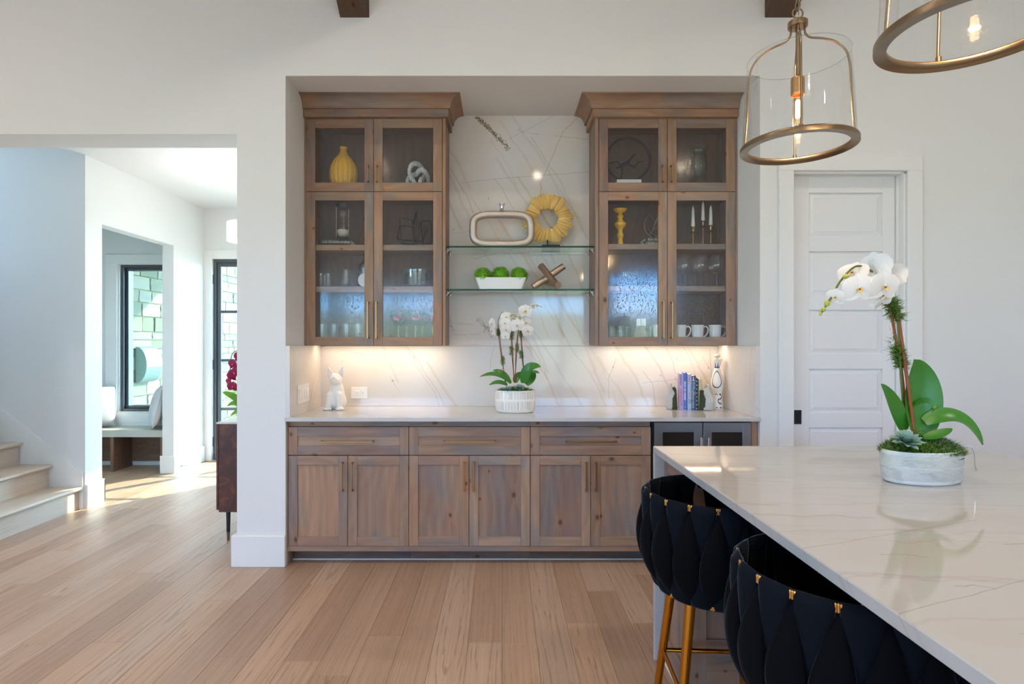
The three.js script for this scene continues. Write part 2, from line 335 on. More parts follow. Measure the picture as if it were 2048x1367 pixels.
// the slab behind the shelves: drawn over 637..1440 x 215..820 of its own 2.95 x 2.2 m face
const BSX = 803 / 2048, slabTex = canvasTex(2048, 1536, (g, w, h) => {
  mottled(g, w, h, [230, 226, 222], [220, 216, 213], [224, 212, 200]);
  const c = (pts) => pts.map(([x, y]) => [(x - 637) / 803 * w, (y - 215) / 605 * h]);
  for (let i = 0; i < 46; i++) { const x = rr(560, 1440), y = rr(180, 780), L = rr(90, 300); veins(g, c([[x, y], [x + L * 0.36, y + L * 0.55], [x + L * 0.55, y + L]]), rr(3, 12), rnd() < 0.6 ? '#c9a98a' : '#b9b2ab', rr(0.2, 0.42), 14, 3 + i); }
  const k = '#6a6560';
  for (const [p, wd2, al] of [
    [[[1158, 233], [1122, 268], [1096, 330], [1080, 366], [1078, 395]], 2.6, 0.75], [[[920, 369], [990, 361], [1080, 354], [1178, 347]], 2.2, 0.6], [[[1015, 282], [1110, 232]], 2.2, 0.5],
    [[[987, 361], [1004, 382], [1012, 400], [1040, 445], [1058, 470]], 2.4, 0.6], [[[1030, 265], [1075, 272]], 2, 0.6], [[[1105, 275], [1180, 283]], 2, 0.6], [[[945, 521], [1000, 508]], 2, 0.6],
    [[[1062, 500], [1075, 530], [1082, 545]], 2, 0.4], [[[988, 690], [980, 720], [978, 760]], 2, 0.5], [[[1280, 744], [1300, 770], [1306, 815]], 2.4, 0.7], [[[1280, 768], [1358, 760]], 2, 0.6],
    [[[1228, 720], [1212, 760], [1214, 800]], 3, 0.6], [[[900, 690], [960, 692]], 2, 0.4], [[[1160, 690], [1200, 675], [1240, 680]], 2, 0.5], [[[900, 470], [940, 466]], 2, 0.4], [[[910, 650], [945, 651]], 2, 0.6], [[[905, 672], [960, 671]], 2, 0.6],
    [[[700, 705], [728, 712]], 4, 0.35], [[[780, 755], [800, 785]], 3, 0.35], [[[640, 808], [760, 806]], 2, 0.4], [[[1328, 700], [1340, 725], [1345, 750]], 3, 0.5], [[[1413, 702], [1416, 760], [1424, 800]], 5, 0.35], [[[1398, 715], [1412, 740]], 4, 0.3],
  ]) crack(g, c(p), wd2 * 0.62, k, al * 0.8, 5, p[0][0]);
  veins(g, c([[900, 340], [918, 370], [936, 400], [946, 430]]), 4, '#b08f62', 0.35, 8, 5);
  veins(g, c([[950, 235], [972, 252], [1000, 275], [1012, 296]]), 3, '#8d867c', 0.5, 26, 9);
  for (let i = 0; i < 150; i++) { const t = rnd(), x = 952 + 62 * t + rr(-4, 4), y = 238 + 58 * t + rr(-3, 3) + 12 * t * t - 6 * t; const [[a, b]] = c([[x, y]]); g.fillStyle = rnd() < 0.5 ? '#6f6a5d' : '#8c7c5c'; g.globalAlpha = 0.5; g.beginPath(); g.ellipse(a, b, rr(2, 7), rr(2, 5), rnd() * 3, 0, 7); g.fill(); }
  for (let i = 0; i < 60; i++) { const t = rnd(), x = 955 + 30 * t + rr(-5, 5), y = 640 + 32 * t + rr(-4, 4); const [[a, b]] = c([[x, y]]); g.fillStyle = '#8c8580'; g.globalAlpha = 0.35; g.beginPath(); g.ellipse(a, b, rr(2, 8), rr(1, 4), rnd() * 3, 0, 7); g.fill(); }
  for (let i = 0; i < 46; i++) { const [[a, b]] = c([[rr(640, 1440), rr(220, 815)]]); g.fillStyle = '#94703f'; g.globalAlpha = rr(0.2, 0.55); g.beginPath(); g.ellipse(a, b, rr(1.5, 5), rr(3, 8), rr(-0.6, 0.6), 0, 7); g.fill(); }
  g.globalAlpha = 1;
}, { su: 2.95, sv: 2.2 });
slabTex.offset.set(1.338 / 2.95, -0.9 / 2.2);
M.slab = phy({ map: slabTex, roughness: 0.06, specularIntensity: 1 });
const topTex = canvasTex(2048, 1024, (g, w, h) => {   // 2.4 x 1.2 m
  mottled(g, w, h, [210, 209, 207], [201, 200, 197], [204, 199, 192]);
  for (let i = 0; i < 40; i++) { const x = rr(-200, w), y = rr(0, h), L = rr(300, 900); veins(g, [[x, y], [x + L * 0.5, y + rr(-30, 20)], [x + L, y - rr(10, 60)]], rr(3, 13), rnd() < 0.6 ? '#b39b80' : '#a29b94', rr(0.08, 0.2), 30, 3 + i); }
  for (let i = 0; i < 20; i++) { const x = rr(0, w), y = rr(0, h), L = rr(50, 200); crack(g, [[x, y], [x + L * 0.6, y + rr(-6, 6)], [x + L, y - rr(0, 16)]], rr(1, 2.6), '#6f655a', rr(0.15, 0.4), 8, i + 50); }
  for (let i = 0; i < 2; i++) { const x = rr(0, w * 0.5), y = rr(0, h * 0.6); crack(g, [[x, y], [x + 600, y + rr(220, 330)]], 1.2, '#6f655a', 0.4, 6, i + 90); }
}, { su: 2.4, sv: 1.2 });
M.top = phy({ map: topTex, roughness: 0.05, specularIntensity: 1 });
// ---------- the setting ----------
const B = (x0, x1, y0, y1, z0, z1, o) => cbox(x0, x1, y0, y1, z0, z1, { c: 0.001, ...o });
const W0 = (...a) => cbox(...a, { c: 0 });          // walls meet without a visible joint
const NL = -1.335, NR = 1.598, NB = -0.641, NT = 3.03;          // niche: left, right, back, top
const HX = -3.465, HC = 2.944, HZ = -3.13;                       // hall: left wall, ceiling, far wall
single('wall_back', 'white painted wall around the built-in cabinets and the hall opening', 'wall', [
  W0(-6.2, 4.8, NT, 6.6, -0.25, 0), W0(-6.2, -3.5, 0, NT, -0.25, 0), W0(-3.5, -1.635, 2.67, NT, -0.25, 0),
  W0(NR, 1.799, 0, NT, -0.25, 0), W0(1.799, 2.5, 2.44, NT, -0.25, 0), W0(2.5, 4.8, 0, NT, -0.25, 0)], M.wall, 'structure');
single('wall_niche_left', 'white pier between the hall opening and the cabinet niche', 'wall', [W0(-1.635, NL, 0, NT, -3.3, 0)], M.wall, 'structure');
single('wall_niche_right', 'white return at the right of the cabinet niche', 'wall', [W0(NR, 1.7, 0, NT, -0.8, -0.25)], M.wall, 'structure');
single('wall_niche_back', 'plain wall behind the stone backsplash of the niche', 'wall', [W0(NL, NR, 0, 3.3, -0.8, NB)], M.wall, 'structure');
single('ceiling_niche', 'flat soffit over the cabinet niche', 'ceiling', [W0(NL, NR, NT, NT + 0.1, NB, -0.25)], M.wall, 'structure');
single('wall_pantry', 'closet wall behind the white pocket door', 'wall', [W0(1.7, 4.8, 0, 3.4, -0.9, -0.8), W0(4.7, 4.8, 0, 3.4, -0.8, -0.25), W0(1.7, 4.8, 3.3, 3.4, -0.8, -0.25)], M.wall, 'structure');
single('wall_left', 'left wall of the kitchen with tall window openings', 'wall', [
  W0(-6.2, -6, 0, 6.6, 0, 3.9), W0(-6.2, -6, 0, 6.6, 6.3, 7.4), W0(-6.2, -6, 2.9, 6.6, 3.9, 6.3)], M.wall, 'structure');
single('wall_right', 'right wall of the kitchen', 'wall', [W0(4.6, 4.8, 0, 6.6, 0, 7.4)], M.wall, 'structure');
single('wall_front', 'wall behind the camera with glazed openings to the garden', 'wall', [
  W0(-6, -4.9, 0, 6.6, 7.2, 7.4), W0(-3.46, -3.24, 0, 2.4, 7.2, 7.4), W0(-1.1, 0.62, 0, 2.4, 7.2, 7.4), W0(1.9, 2.2, 0, 2.4, 7.2, 7.4), W0(2.2, 4.6, 0, 1.0, 7.2, 7.4), W0(3.4, 4.6, 1, 2.8, 7.2, 7.4),
  W0(-4.9, 2.2, 2.4, 6.6, 7.2, 7.4), W0(2.2, 4.6, 2.8, 6.6, 7.2, 7.4)], M.wall, 'structure');
{
  const slope = 0.68, ridge = 3.6, y0 = 3.62, yr = y0 + slope * ridge, g = [];
  for (const s of [1, -1]) {
    const L = Math.hypot(ridge, slope * ridge), a = Math.atan(slope) * s;
    const b = cbox(-6.2, 4.8, 0, 0.15, -L / 2 - 0.12, L / 2 + 0.12).applyMatrix4(new THREE.Matrix4().makeRotationX(-a)).translate(0, (y0 + yr) / 2, s > 0 ? ridge / 2 : ridge * 1.5);
    g.push(b);
  }
  single('ceiling', 'white vaulted ceiling rising away from the cabinet wall', 'ceiling', g, M.ceiling, 'structure');
  // beams run up the slope from the cabinet wall
  for (const [xa, xb, l] of [[X(680.3, 0), X(738.5, 0), 'dark stained ceiling beam end above the left glass cabinet'], [X(1529.5, 0), X(1589, 0), 'dark stained ceiling beam end behind the nearer pendant chain']]) {
    const L = ridge / Math.cos(Math.atan(slope)), low = Y(35, 0);
    const b = cbox(xa - (xa + xb) / 2, xb - (xa + xb) / 2, 0, 0.19, 0, L - 0.1, { grain: 'z', off: ro() }).applyMatrix4(new THREE.Matrix4().makeRotationX(-Math.atan(slope))).translate((xa + xb) / 2, low, -0.002);
    single('ceiling_beam', l, 'beam', b, std({ map: alderTex, color: '#8b857f', roughness: 0.7 }), 'structure');
  }
}
// hall beyond the opening
single('wall_stair', 'grey-white wall beside the oak stairs', 'wall', [W0(-6.2, HX, 0, 4.6, -1.34, -1.22), W0(-6.2, -6.0, 0, 1.9, -1.22, -0.25), W0(-6.2, -6.0, 3.5, 4.6, -1.22, -0.25)], M.wall, 'structure');
single('wall_hall_left', 'white hall wall with an opening to the window nook', 'wall', [
  W0(-3.585, HX, 0, HC, -1.42, -1.34), W0(-3.585, HX, 2.406, HC, -2.5, -1.42), W0(-3.585, HX, 0, HC, HZ - 0.1, -2.5)], M.wall, 'structure');
single('wall_nook_left', 'white end wall of the window nook', 'wall', [W0(-4.95, -4.72, 0, HC, HZ - 0.1, -1.34)], M.wall, 'structure');
const WX0 = X(238, -2.9), WX1 = -3.69, WY0 = Y(822, -2.9), WY1 = Y(528, -2.9);
single('wall_nook_back', 'white nook wall around the tall dark framed window', 'wall', [
  W0(-4.72, WX0, 0, HC, HZ, -2.9), W0(WX1, -3.585, 0, HC, HZ, -2.9), W0(WX0, WX1, 0, WY0, HZ, -2.9), W0(WX0, WX1, WY1, HC, HZ, -2.9)], M.wall, 'structure');
const DX0 = X(424, HZ), DX1 = -1.72, DY1 = Y(517, HZ);
single('wall_hall_far', 'white far wall of the hall around the steel glazed entry door', 'wall', [
  W0(HX, DX0, 0, HC, HZ - 0.14, HZ), W0(DX1, -1.635, 0, HC, HZ - 0.14, HZ), W0(DX0, DX1, DY1, HC, HZ - 0.14, HZ)], M.wall, 'structure');
single('ceiling_hall', 'white flat ceiling of the hall', 'ceiling', [W0(HX, -1.635, HC, HC + 0.1, HZ - 0.14, -0.25), W0(-4.95, HX, HC, HC + 0.1, HZ - 0.14, -1.34)], M.ceiling, 'structure');
single('ceiling_stair', 'sloping soffit over the oak stairs', 'ceiling', [cbox(-2.8, 0, 0, 0.1, -1.22, -0.25).applyMatrix4(new THREE.Matrix4().makeRotationZ(-Math.atan(0.26))).translate(HX, HC, 0)], M.ceiling, 'structure');

// ---- floor of oak planks, every plank in view a piece of its own ----
{
  const floor = structure('floor', 'wide oak plank floor running toward the cabinet wall', 'floor');
  put(floor, 'subfloor', B(-6.2, 4.8, -0.12, -0.02, -0.9, 7.4), M.soil);
  put(floor, 'subfloor', B(-4.95, -1.5, -0.12, -0.02, HZ - 0.1, -0.9), M.soil);
  const W = 0.158, rest = [];
  const row = (x, za, zb, far) => {
    let z = za - rr(0, 1.3);
    while (z < zb) {
      const L = rr(0.8, 2.1), a = Math.max(za, z), b = Math.min(zb, z + L);
      z += L;
      if (b - a < 0.04) continue;
      const g = cbox(x + 0.0004, x + W - 0.0004, -0.019, 0, a + 0.0004, b - 0.0004, { c: 0.0009, grain: 'z', off: [Math.floor(rnd() * 4) * 0.165 - x + 0.003, rr(0, 2.6)] });
      if (far) rest.push(g); else put(floor, 'plank', g, oak());
    }
  };
  for (let x = -6; x < 4.6; x += W) {
    const hall = x > HX - 0.2 && x < -1.65, nook = x > -4.76 && x <= HX - 0.2;
    if (hall) row(x, HZ - 0.04, 1.55);
    else if (x > -1.65 && x < 2.2) row(x, -0.14, 1.55);
    else if (nook) { row(x, -2.9, -1.36); rest.length; row(x, -0.6, 1.55, true); }
    else row(x, -0.24, 1.55, true);
    row(x, 1.55, 7.2, true);
  }
  put(floor, 'far_planks', rest, oaks[0]).userData.kind = 'stuff';
}
// ---- trim ----
const trim = (n, label, g) => single(n, label, 'trim', g, M.trim, 'structure');
trim('baseboard_pier', 'tall white baseboard wrapped around the foot of the pier', [B(-1.665, NL + 0.003, 0, 0.195, 0, 0.018, { c: 0.004 }), B(-1.665, -1.635, 0, 0.195, -0.4, 0, { c: 0.004 }), B(-1.665, -1.635, 0, 0.195, -3.1, -1.75, { c: 0.004 })]);
trim('baseboard_right', 'tall white baseboard along the wall right of the pantry door', [B(2.59, 4.6, 0, 0.195, 0, 0.018, { c: 0.004 }), B(NR, 1.71, 0, 0.195, 0, 0.018, { c: 0.004 })]);
trim('baseboard_hall', 'white baseboard block at the near jamb of the nook opening', [B(HX, HX + 0.018, 0, 0.2, -1.438, -1.22, { c: 0.004 }), B(-3.585, HX + 0.018, 0, 0.2, -1.438, -1.42, { c: 0.004 })]);
trim('baseboard_nook', 'white baseboard at the far jamb of the nook opening', [B(-3.603, HX + 0.018, 0, 0.185, -2.5, -2.482, { c: 0.004 }), B(HX, HX + 0.018, 0, 0.185, -3.112, -2.5, { c: 0.004 })]);
trim('baseboard_entry', 'short white baseboard beside the steel entry door', [B(HX, X(409, HZ) + 0.012, 0, 0.2, HZ, HZ + 0.018, { c: 0.004 })]);
trim('trim_1', 'white flat casing around the pantry door', [
  B(X(1556, 0), 1.799, 0, 2.44, 0, 0.02, { c: 0.003 }), B(2.5, X(1841.5, 0), 0, 2.44, 0, 0.02, { c: 0.003 }), B(X(1556, 0), X(1841.5, 0), 2.44, Y(312, 0), 0, 0.02, { c: 0.003 }),
  B(2.485, 2.5, 0, 2.44, -0.25, 0), B(1.799, 2.5, 2.425, 2.44, -0.25, 0), B(2.47, 2.485, 0, 2.425, -0.05, -0.035)]);
trim('trim_2', 'white flat casing around the nook window', [
  B(X(212, -2.9), WX0 - 0.012, WY0 - 0.012, WY1 + 0.012, -2.9, -2.88, { c: 0.003 }), B(WX1 + 0.012, WX1 + 0.1, WY0 - 0.012, WY1 + 0.012, -2.9, -2.88, { c: 0.003 }), B(X(212, -2.9), WX1 + 0.1, WY1 + 0.012, WY1 + 0.11, -2.9, -2.88, { c: 0.003 }),
  B(X(212, -2.9), WX1 + 0.1, WY0 - 0.12, WY0 - 0.012, -2.9, -2.88, { c: 0.003 }), B(X(212, -2.9) - 0.01, WX1 + 0.11, WY0 - 0.16, WY0 - 0.12, -2.9, -2.875, { c: 0.003 })]);
trim('trim_3', 'white flat casing around the steel entry door', [B(X(409, HZ), DX0, 0, DY1 + 0.1, HZ, HZ + 0.018, { c: 0.003 }), B(DX0, DX1 + 0.08, DY1, DY1 + 0.1, HZ, HZ + 0.018, { c: 0.003 })]);
{
  // skirt that climbs beside the stairs
  const s = new THREE.Shape(), pts = [[168, 1015], [168, 944], [0, 812], [-170, 680], [-170, 1015]].map(([a, b]) => [X(a, -1.22), Y(b, -1.22)]);
  pts[0][1] = 0; pts[4][1] = 0;
  pts.forEach(([x, y], i) => i ? s.lineTo(x, y) : s.moveTo(x, y));
  const g = new THREE.ExtrudeGeometry(s, { depth: 0.016, bevelEnabled: false }); g.translate(0, 0, -1.2195);
  trim('trim_4', 'white skirt board climbing the wall beside the stairs', g);
}
// ---- pantry door ----
{
  const d = structure('door_1', 'white five-panel pocket door at the pantry', 'door'), z = -0.055, zb = -0.095, px = [1618, 1765], rows = [[385, 471], [502, 589], [619, 706], [737, 824], [854, 941], [972, 1059]];
  const x0 = X(1574, z), x1 = X(1799.5, z), y0 = 0.008, y1 = Y(351, z) + 0.02, pa = X(px[0], z), pb = X(px[1], z), rows2 = rows.map(([a, b]) => [Y(b, z), Y(a, z)]).filter(([a]) => a > 0.1);
  const g = [B(x0, pa, y0, y1, zb, z), B(pb, x1, y0, y1, zb, z)];
  let top = y1;
  for (const [a, b] of rows2) { g.push(B(pa, pb, b, top, zb, z)); top = a; }
  g.push(B(pa, pb, y0, top, zb, z));
  put(d, 'door_frame', g, M.doorPaint);
  for (const [a, b] of rows2) {
    const m = 0.012, q = [[pa, a], [pb, a], [pb, b], [pa, b]], r = [[pa + m * 2.4, a + m * 2.4], [pb - m * 2.4, a + m * 2.4], [pb - m * 2.4, b - m * 2.4], [pa + m * 2.4, b - m * 2.4]];
    const pos = []; // bevelled field of a raised panel
    for (let i = 0; i < 4; i++) { const j = (i + 1) % 4, A = [...q[i], z - 0.012], Bq = [...q[j], z - 0.012], C = [...r[j], z - 0.005], D = [...r[i], z - 0.005]; pos.push(...A, ...Bq, ...C, ...A, ...C, ...D); }
    const bev = new THREE.BufferGeometry(); bev.setAttribute('position', new THREE.Float32BufferAttribute(pos, 3)); bev.computeVertexNormals();
    put(d, 'door_panel', [B(pa + m * 2.4, pb - m * 2.4, a + m * 2.4, b - m * 2.4, zb + 0.004, z - 0.005), bev, B(pa, pb, a, b, zb + 0.005, z - 0.013)], M.doorPaint);
  }
  const hx0 = X(1588, z), hx1 = X(1602.5, z), hy0 = Y(847, z), hy1 = Y(819, z);
  const pull = put(d, 'flush_pull', [B(hx0, hx1, hy0, hy0 + 0.01, z, z + 0.004), B(hx0, hx1, hy1 - 0.01, hy1, z, z + 0.004), B(hx0, hx0 + 0.008, hy0, hy1, z, z + 0.004), B(hx1 - 0.008, hx1, hy0, hy1, z, z + 0.004)], M.black);
  put(pull, 'pull_recess', B(hx0 + 0.008, hx1 - 0.008, hy0 + 0.01, hy1 - 0.01, z - 0.0005, z + 0.001), M.blackIron);
}
// ---- nook window ----
{
  const w = structure('window_1', 'tall dark framed window over the nook bench', 'window'), z = -3.0, fx = 0.052;
  const fr = (x0, x1, y0, y1, t, za, zb) => [B(x0, x0 + t, y0, y1, za, zb, { c: 0.004 }), B(x1 - t, x1, y0, y1, za, zb, { c: 0.004 }), B(x0 + t, x1 - t, y0, y0 + t, za, zb, { c: 0.004 }), B(x0 + t, x1 - t, y1 - t, y1, za, zb, { c: 0.004 })];
  put(w, 'window_frame', fr(WX0, WX1, WY0, WY1, 0.03, -3.08, -2.93), M.bronzeSteel);
  put(w, 'sash', fr(WX0 + 0.03, WX1 - 0.03, WY0 + 0.03, WY1 - 0.03, 0.03, -3.06, -2.97), M.bronzeSteel);
  put(w, 'glass_pane', pane(WX0 + 0.06, WX1 - 0.06, WY0 + 0.06, WY1 - 0.06, -3.012), M.tintGlass);
}
// ---- steel entry door, two leaves ----
{
  const d = structure('door_2', 'steel framed glazed entry door at the end of the hall', 'door'), z = HZ - 0.05, t = 0.035, mid = (DX0 + DX1) / 2;
  put(d, 'door_frame', [B(DX0, DX0 + t, 0, DY1, z - 0.06, z + 0.02, { c: 0.003 }), B(DX1 - t, DX1, 0, DY1, z - 0.06, z + 0.02, { c: 0.003 }), B(DX0 + t, DX1 - t, DY1 - t, DY1, z - 0.06, z + 0.02, { c: 0.003 })], M.bronzeSteel);
  for (const [a, b] of [[DX0 + t, mid - 0.002], [mid + 0.002, DX1 - t]]) {
    const s = 0.045, y0 = 0.012, y1 = DY1 - t - 0.003, bars = [720, 818, 916].map((py) => Y(py, HZ)), top = Y(622, HZ);
    const ys = [top, ...bars.slice(0, 2), 0.12];
    const leaf = put(d, 'door_leaf', [B(a, a + s, y0, y1, z - 0.04, z, { c: 0.003 }), B(b - s, b, y0, y1, z - 0.04, z, { c: 0.003 }), B(a + s, b - s, y1 - s, y1, z - 0.04, z, { c: 0.003 }), B(a + s, b - s, y0, 0.1, z - 0.04, z, { c: 0.003 })], M.bronzeSteel);
    for (const y of ys.slice(0, 3)) put(leaf, 'muntin', B(a + s, b - s, y - 0.015, y + 0.015, z - 0.035, z - 0.003, { c: 0.003 }), M.bronzeSteel);
    const lim = [y1 - s, ...ys.slice(0, 3), 0.1];
    for (let i = 0; i < 4; i++) put(leaf, 'glass_pane', pane(a + s, b - s, lim[i + 1], lim[i], z - 0.02), M.tintGlass);
    if (a < mid - 0.3) for (const y of [0.22, 1.12, 2.12]) put(leaf, 'hinge', [new THREE.CylinderGeometry(0.009, 0.009, 0.11, 10).translate(a - t - 0.004, y, z + 0.03)], M.bronzeSteel);
  }
  put(d, 'threshold', B(DX0, DX1, 0, 0.012, HZ - 0.14, HZ + 0.01), M.steel);
}
// ---- windows behind the camera (seen only as reflections and as daylight) ----
{
  let n = 2;
  const bars = (axis, a, b, y0, y1, at, cols) => {
    const w = structure('window_' + n++, 'dark framed glazing behind the camera', 'window'), g = [];
    const bx = (p, q, r, s) => axis === 'x' ? B(p, q, r, s, at - 0.03, at + 0.03) : B(at - 0.03, at + 0.03, r, s, p, q);
    for (let i = 0; i <= cols; i++) { const c = mixn(a, b, i / cols); g.push(bx(Math.max(a, c - 0.03), Math.min(b, c + 0.03), y0, y1)); }
    g.push(bx(a, b, y0, y0 + 0.06), bx(a, b, y1 - 0.06, y1));
    put(w, 'window_frame', g, M.bronzeSteel);
  };
  bars('x', -4.9, -3.46, 0, 2.4, 7.3, 2); bars('x', -3.24, -1.1, 0, 2.4, 7.3, 2); bars('x', 0.62, 1.9, 0, 2.4, 7.3, 2); bars('x', 2.2, 3.4, 1, 2.8, 7.3, 1);
  bars('z', 3.9, 6.3, 0, 2.9, -6.1, 2); bars('z', -1.22, -0.25, 1.9, 3.5, -6.1, 1);
}
// ---- outdoors ----
single('ground', 'pale paved ground outside the entry', 'ground', [B(-30, 30, -0.3, -0.06, -30, 40)], M.paver, 'structure');
single('porch_roof', 'porch roof outside the entry door', 'roof', [B(-4.8, -0.4, 2.9, 3.05, -5.67, HZ - 0.14)], M.ceiling, 'structure');
{
  const s = structure('wall_exterior', 'pale rough stone wall outside the nook window', 'wall');
  put(s, 'mortar', B(-5.2, -4.82, -0.06, 3.2, -8.2, HZ - 0.11), M.mortar);
  let y = -0.05;
  while (y < 3.0) {
    const h = rr(0.1, 0.22); let z = -7.9 + rr(-0.2, 0);
    while (z < HZ - 0.12) {
      const L = Math.min(rr(0.16, 0.55), HZ - 0.115 - z), deep = rr(0.006, 0.018), s1 = Math.floor(rnd() * 999);
      if (L > 0.05) {
        const wq = (q, n) => { const i = Math.round(q * n); return i === 0 ? 0 : i === n ? 1 : mixn(0.025, 0.975, (i - 1) / (n - 2)); };
        const g = grid(6, 5, (u, v) => { const e = Math.min(u, 1 - u, v, 1 - v) > 0.01; return [e ? -4.81 + deep + (hash(Math.round(u * 6), Math.round(v * 5), s1) - 0.5) * 0.014   : -4.826, y + 0.004 + wq(v, 5) * (h - 0.008), z + L - 0.002 - wq(u, 6) * (L - 0.004)]; });
        put(s, 'stone', toCreasedNormals(g, 0.35), M.stoneRough[Math.floor(rnd() * 5)]);
      }
      z += L;
    }
    y += h;
  }
}

{
  single('lawn', 'lawn beyond the rear terrace', 'lawn', [cbox(-25, 25, -0.1, -0.04, 11, 40, { c: 0 })], M.grass, 'structure');
  const g = grid(90, 10, (u, v) => { const x = mixn(-18, 18, u), h = 2.3 + 1.1 * fbm(u, 0.2, 14, 3, 4, 9); return [x, v * h - 0.06, 22 + 0.8 * (fbm(u, v, 40, 8, 3, 4) - 0.5) + 0.6 * v * v]; });
  const back = g.clone().translate(0, 0, 0.9);
  single('hedge', 'tall garden hedge behind the camera', 'hedge', [g, back], M.hedge, 'structure');
}
// ---------- cabinets, counter, backsplash ----------
// a shaker door or drawer front: frame, panel (wood or glass), pull
function front(parent, name, x0, x1, y0, y1, z, { st = 0.057, rail = st, glass = false, pull, inner = M.seeded } = {}) {
  const m = alder(), t = 0.02, f = put(parent, name, [
    cbox(x0, x0 + st, y0, y1, z - t, z, { off: ro() }), cbox(x1 - st, x1, y0, y1, z - t, z, { off: ro() }),
    cbox(x0 + st, x1 - st, y0, y0 + rail, z - t, z, { grain: 'x', off: ro() }), cbox(x0 + st, x1 - st, y1 - rail, y1, z - t, z, { grain: 'x', off: ro() })], m);
  if (glass) put(f, 'glass_pane', pane(x0 + st, x1 - st, y0 + rail, y1 - rail, z - 0.012), inner);
  else put(f, 'door_panel', cbox(x0 + st - 0.002, x1 - st + 0.002, y0 + rail - 0.002, y1 - rail + 0.002, z - t + 0.002, z - 0.009, { grain: name === 'drawer' ? 'x' : 'y', off: ro() }), alder());
  if (pull) {
    const [a, b, c, vert] = pull, w = 0.0055, g = vert
      ? [B(a - w, a + w, b, c, z + 0.026, z + 0.036, { c: 0.0015 }), B(a - w, a + w, b, b + 0.01, z, z + 0.03), B(a - w, a + w, c - 0.01, c, z, z + 0.03)]
      : [B(b, c, a - w, a + w, z + 0.026, z + 0.036, { c: 0.0015 }), B(b, b + 0.01, a - w, a + w, z, z + 0.03), B(c - 0.01, c, a - w, a + w, z, z + 0.03)];
    put(f, 'pull_handle', g, M.pull);
  }
  return f;
}
const CT = 0.92, ZB = -0.614;      // counter top height, face of the backsplash
{
  const zf = -0.02, xs = [576, 817.5, 1060.5, 1302].map((p) => X(p, zf)), yd = [Y(1091, zf), Y(910.5, zf), Y(909, zf), Y(853, zf)];
  const hx = [[644, 748.7], [887, 991], [1131, 1233]], dv = [695.5, 938, 1181.5];
  const lab = ['stained alder base cabinet beneath the white rabbit figurine', 'stained alder base cabinet beneath the potted orchid', 'stained alder base cabinet beside the island stools'];
  for (let i = 0; i < 3; i++) {
    const a = xs[i], b = xs[i + 1], t = thing('base_cabinet', lab[i], 'cabinet', [(a + b) / 2, 0, -0.3], 'base cabinets in the niche'), zc = zf - 0.021;
    const gap = 0.0016, m = X(dv[i], zf), l = i ? a : NL + 0.003;
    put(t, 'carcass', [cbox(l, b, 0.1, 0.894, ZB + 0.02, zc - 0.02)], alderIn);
    put(t, 'face_rail', cbox(l, b, yd[3] + 0.001, 0.894, zc - 0.02, zc, { grain: 'x', off: ro() }), alders[3]);
    put(t, 'bottom_rail', [cbox(l, b, 0.084, yd[0] - 0.001, zc - 0.02, zc + 0.018, { grain: 'x', off: ro() })], alders[3]);
    if (!i) put(t, 'end_panel', [cbox(l, a - gap, 0.0, 0.894, zc - 0.06, zf - 0.002, { off: ro() })], alder());
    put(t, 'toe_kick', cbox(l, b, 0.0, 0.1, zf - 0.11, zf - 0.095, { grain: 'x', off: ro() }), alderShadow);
    put(t, 'shoe_trim', B(l, b, 0.0, 0.006, zf - 0.095, zf - 0.088), M.trim);
    front(t, 'drawer', a + gap, b - gap, yd[2], yd[3], zf, { st: 0.057, rail: 0.058, pull: [Y(881, zf), X(hx[i][0], zf), X(hx[i][1], zf), false] });
    front(t, 'door', a + gap, m - gap, yd[0], yd[1], zf, { pull: [m - 0.03, Y(980, zf), Y(922, zf), true] });
    front(t, 'door', m + gap, b - gap, yd[0], yd[1], zf, { pull: [m + 0.03, Y(980, zf), Y(922, zf), true] });
  }
  const ex = X(1305, zf), ep = thing('end_panel', 'narrow stained alder panel at the far right of the coolers', 'panel', [1.57, 0, -0.3]);
  put(ep, 'board', [cbox(X(1503, zf), NR - 0.004, 0.0, 0.894, ZB + 0.02, zf - 0.004, { off: ro() })], alders[2]);
  // beverage cooler
  const w = thing('beverage_cooler', 'stainless undercounter beverage cooler with two dark glass doors', 'cooler', [1.25, 0, -0.3]);
  const c0 = X(1304, zf), c1 = X(1503, zf) - 0.003, cm = X(1405.5, zf);
  put(w, 'housing', B(c0 + 0.004, c1, 0.02, 0.889, ZB + 0.02, zf - 0.03), M.black);
  for (let k = 0; k < 4; k++) put(w, 'foot', new THREE.CylinderGeometry(0.015, 0.015, 0.02, 12).translate(k % 2 ? c0 + 0.06 : c1 - 0.06, 0.01, k < 2 ? -0.1 : -0.5), M.black);
  for (const [a, b, hs] of [[c0 + 0.014, cm - 0.003, 1], [cm + 0.003, c1 - 0.002, -1]]) {
    const y0 = 0.1, y1 = Y(844, zf), s = 0.052, z = zf + 0.004;
    const d = put(w, 'door', [B(a, a + s, y0, y1, z - 0.03, z), B(b - s, b, y0, y1, z - 0.03, z), B(a + s, b - s, y1 - 0.06, y1, z - 0.03, z), B(a + s, b - s, y0, y0 + 0.06, z - 0.03, z)], M.steel);
    put(d, 'glass_pane', B(a + s, b - s, y0 + 0.06, y1 - 0.06, z - 0.02, z - 0.008), M.darkGlass);
    const h = hs > 0 ? b - 0.02 : a + 0.02;
    put(d, 'handle', [new THREE.CylinderGeometry(0.009, 0.009, 0.5, 14).translate(h, 0.55, z + 0.04), rod(V(h, 0.77, z), V(h, 0.77, z + 0.04), 0.006), rod(V(h, 0.33, z), V(h, 0.33, z + 0.04), 0.006)], M.chrome);
  }
}
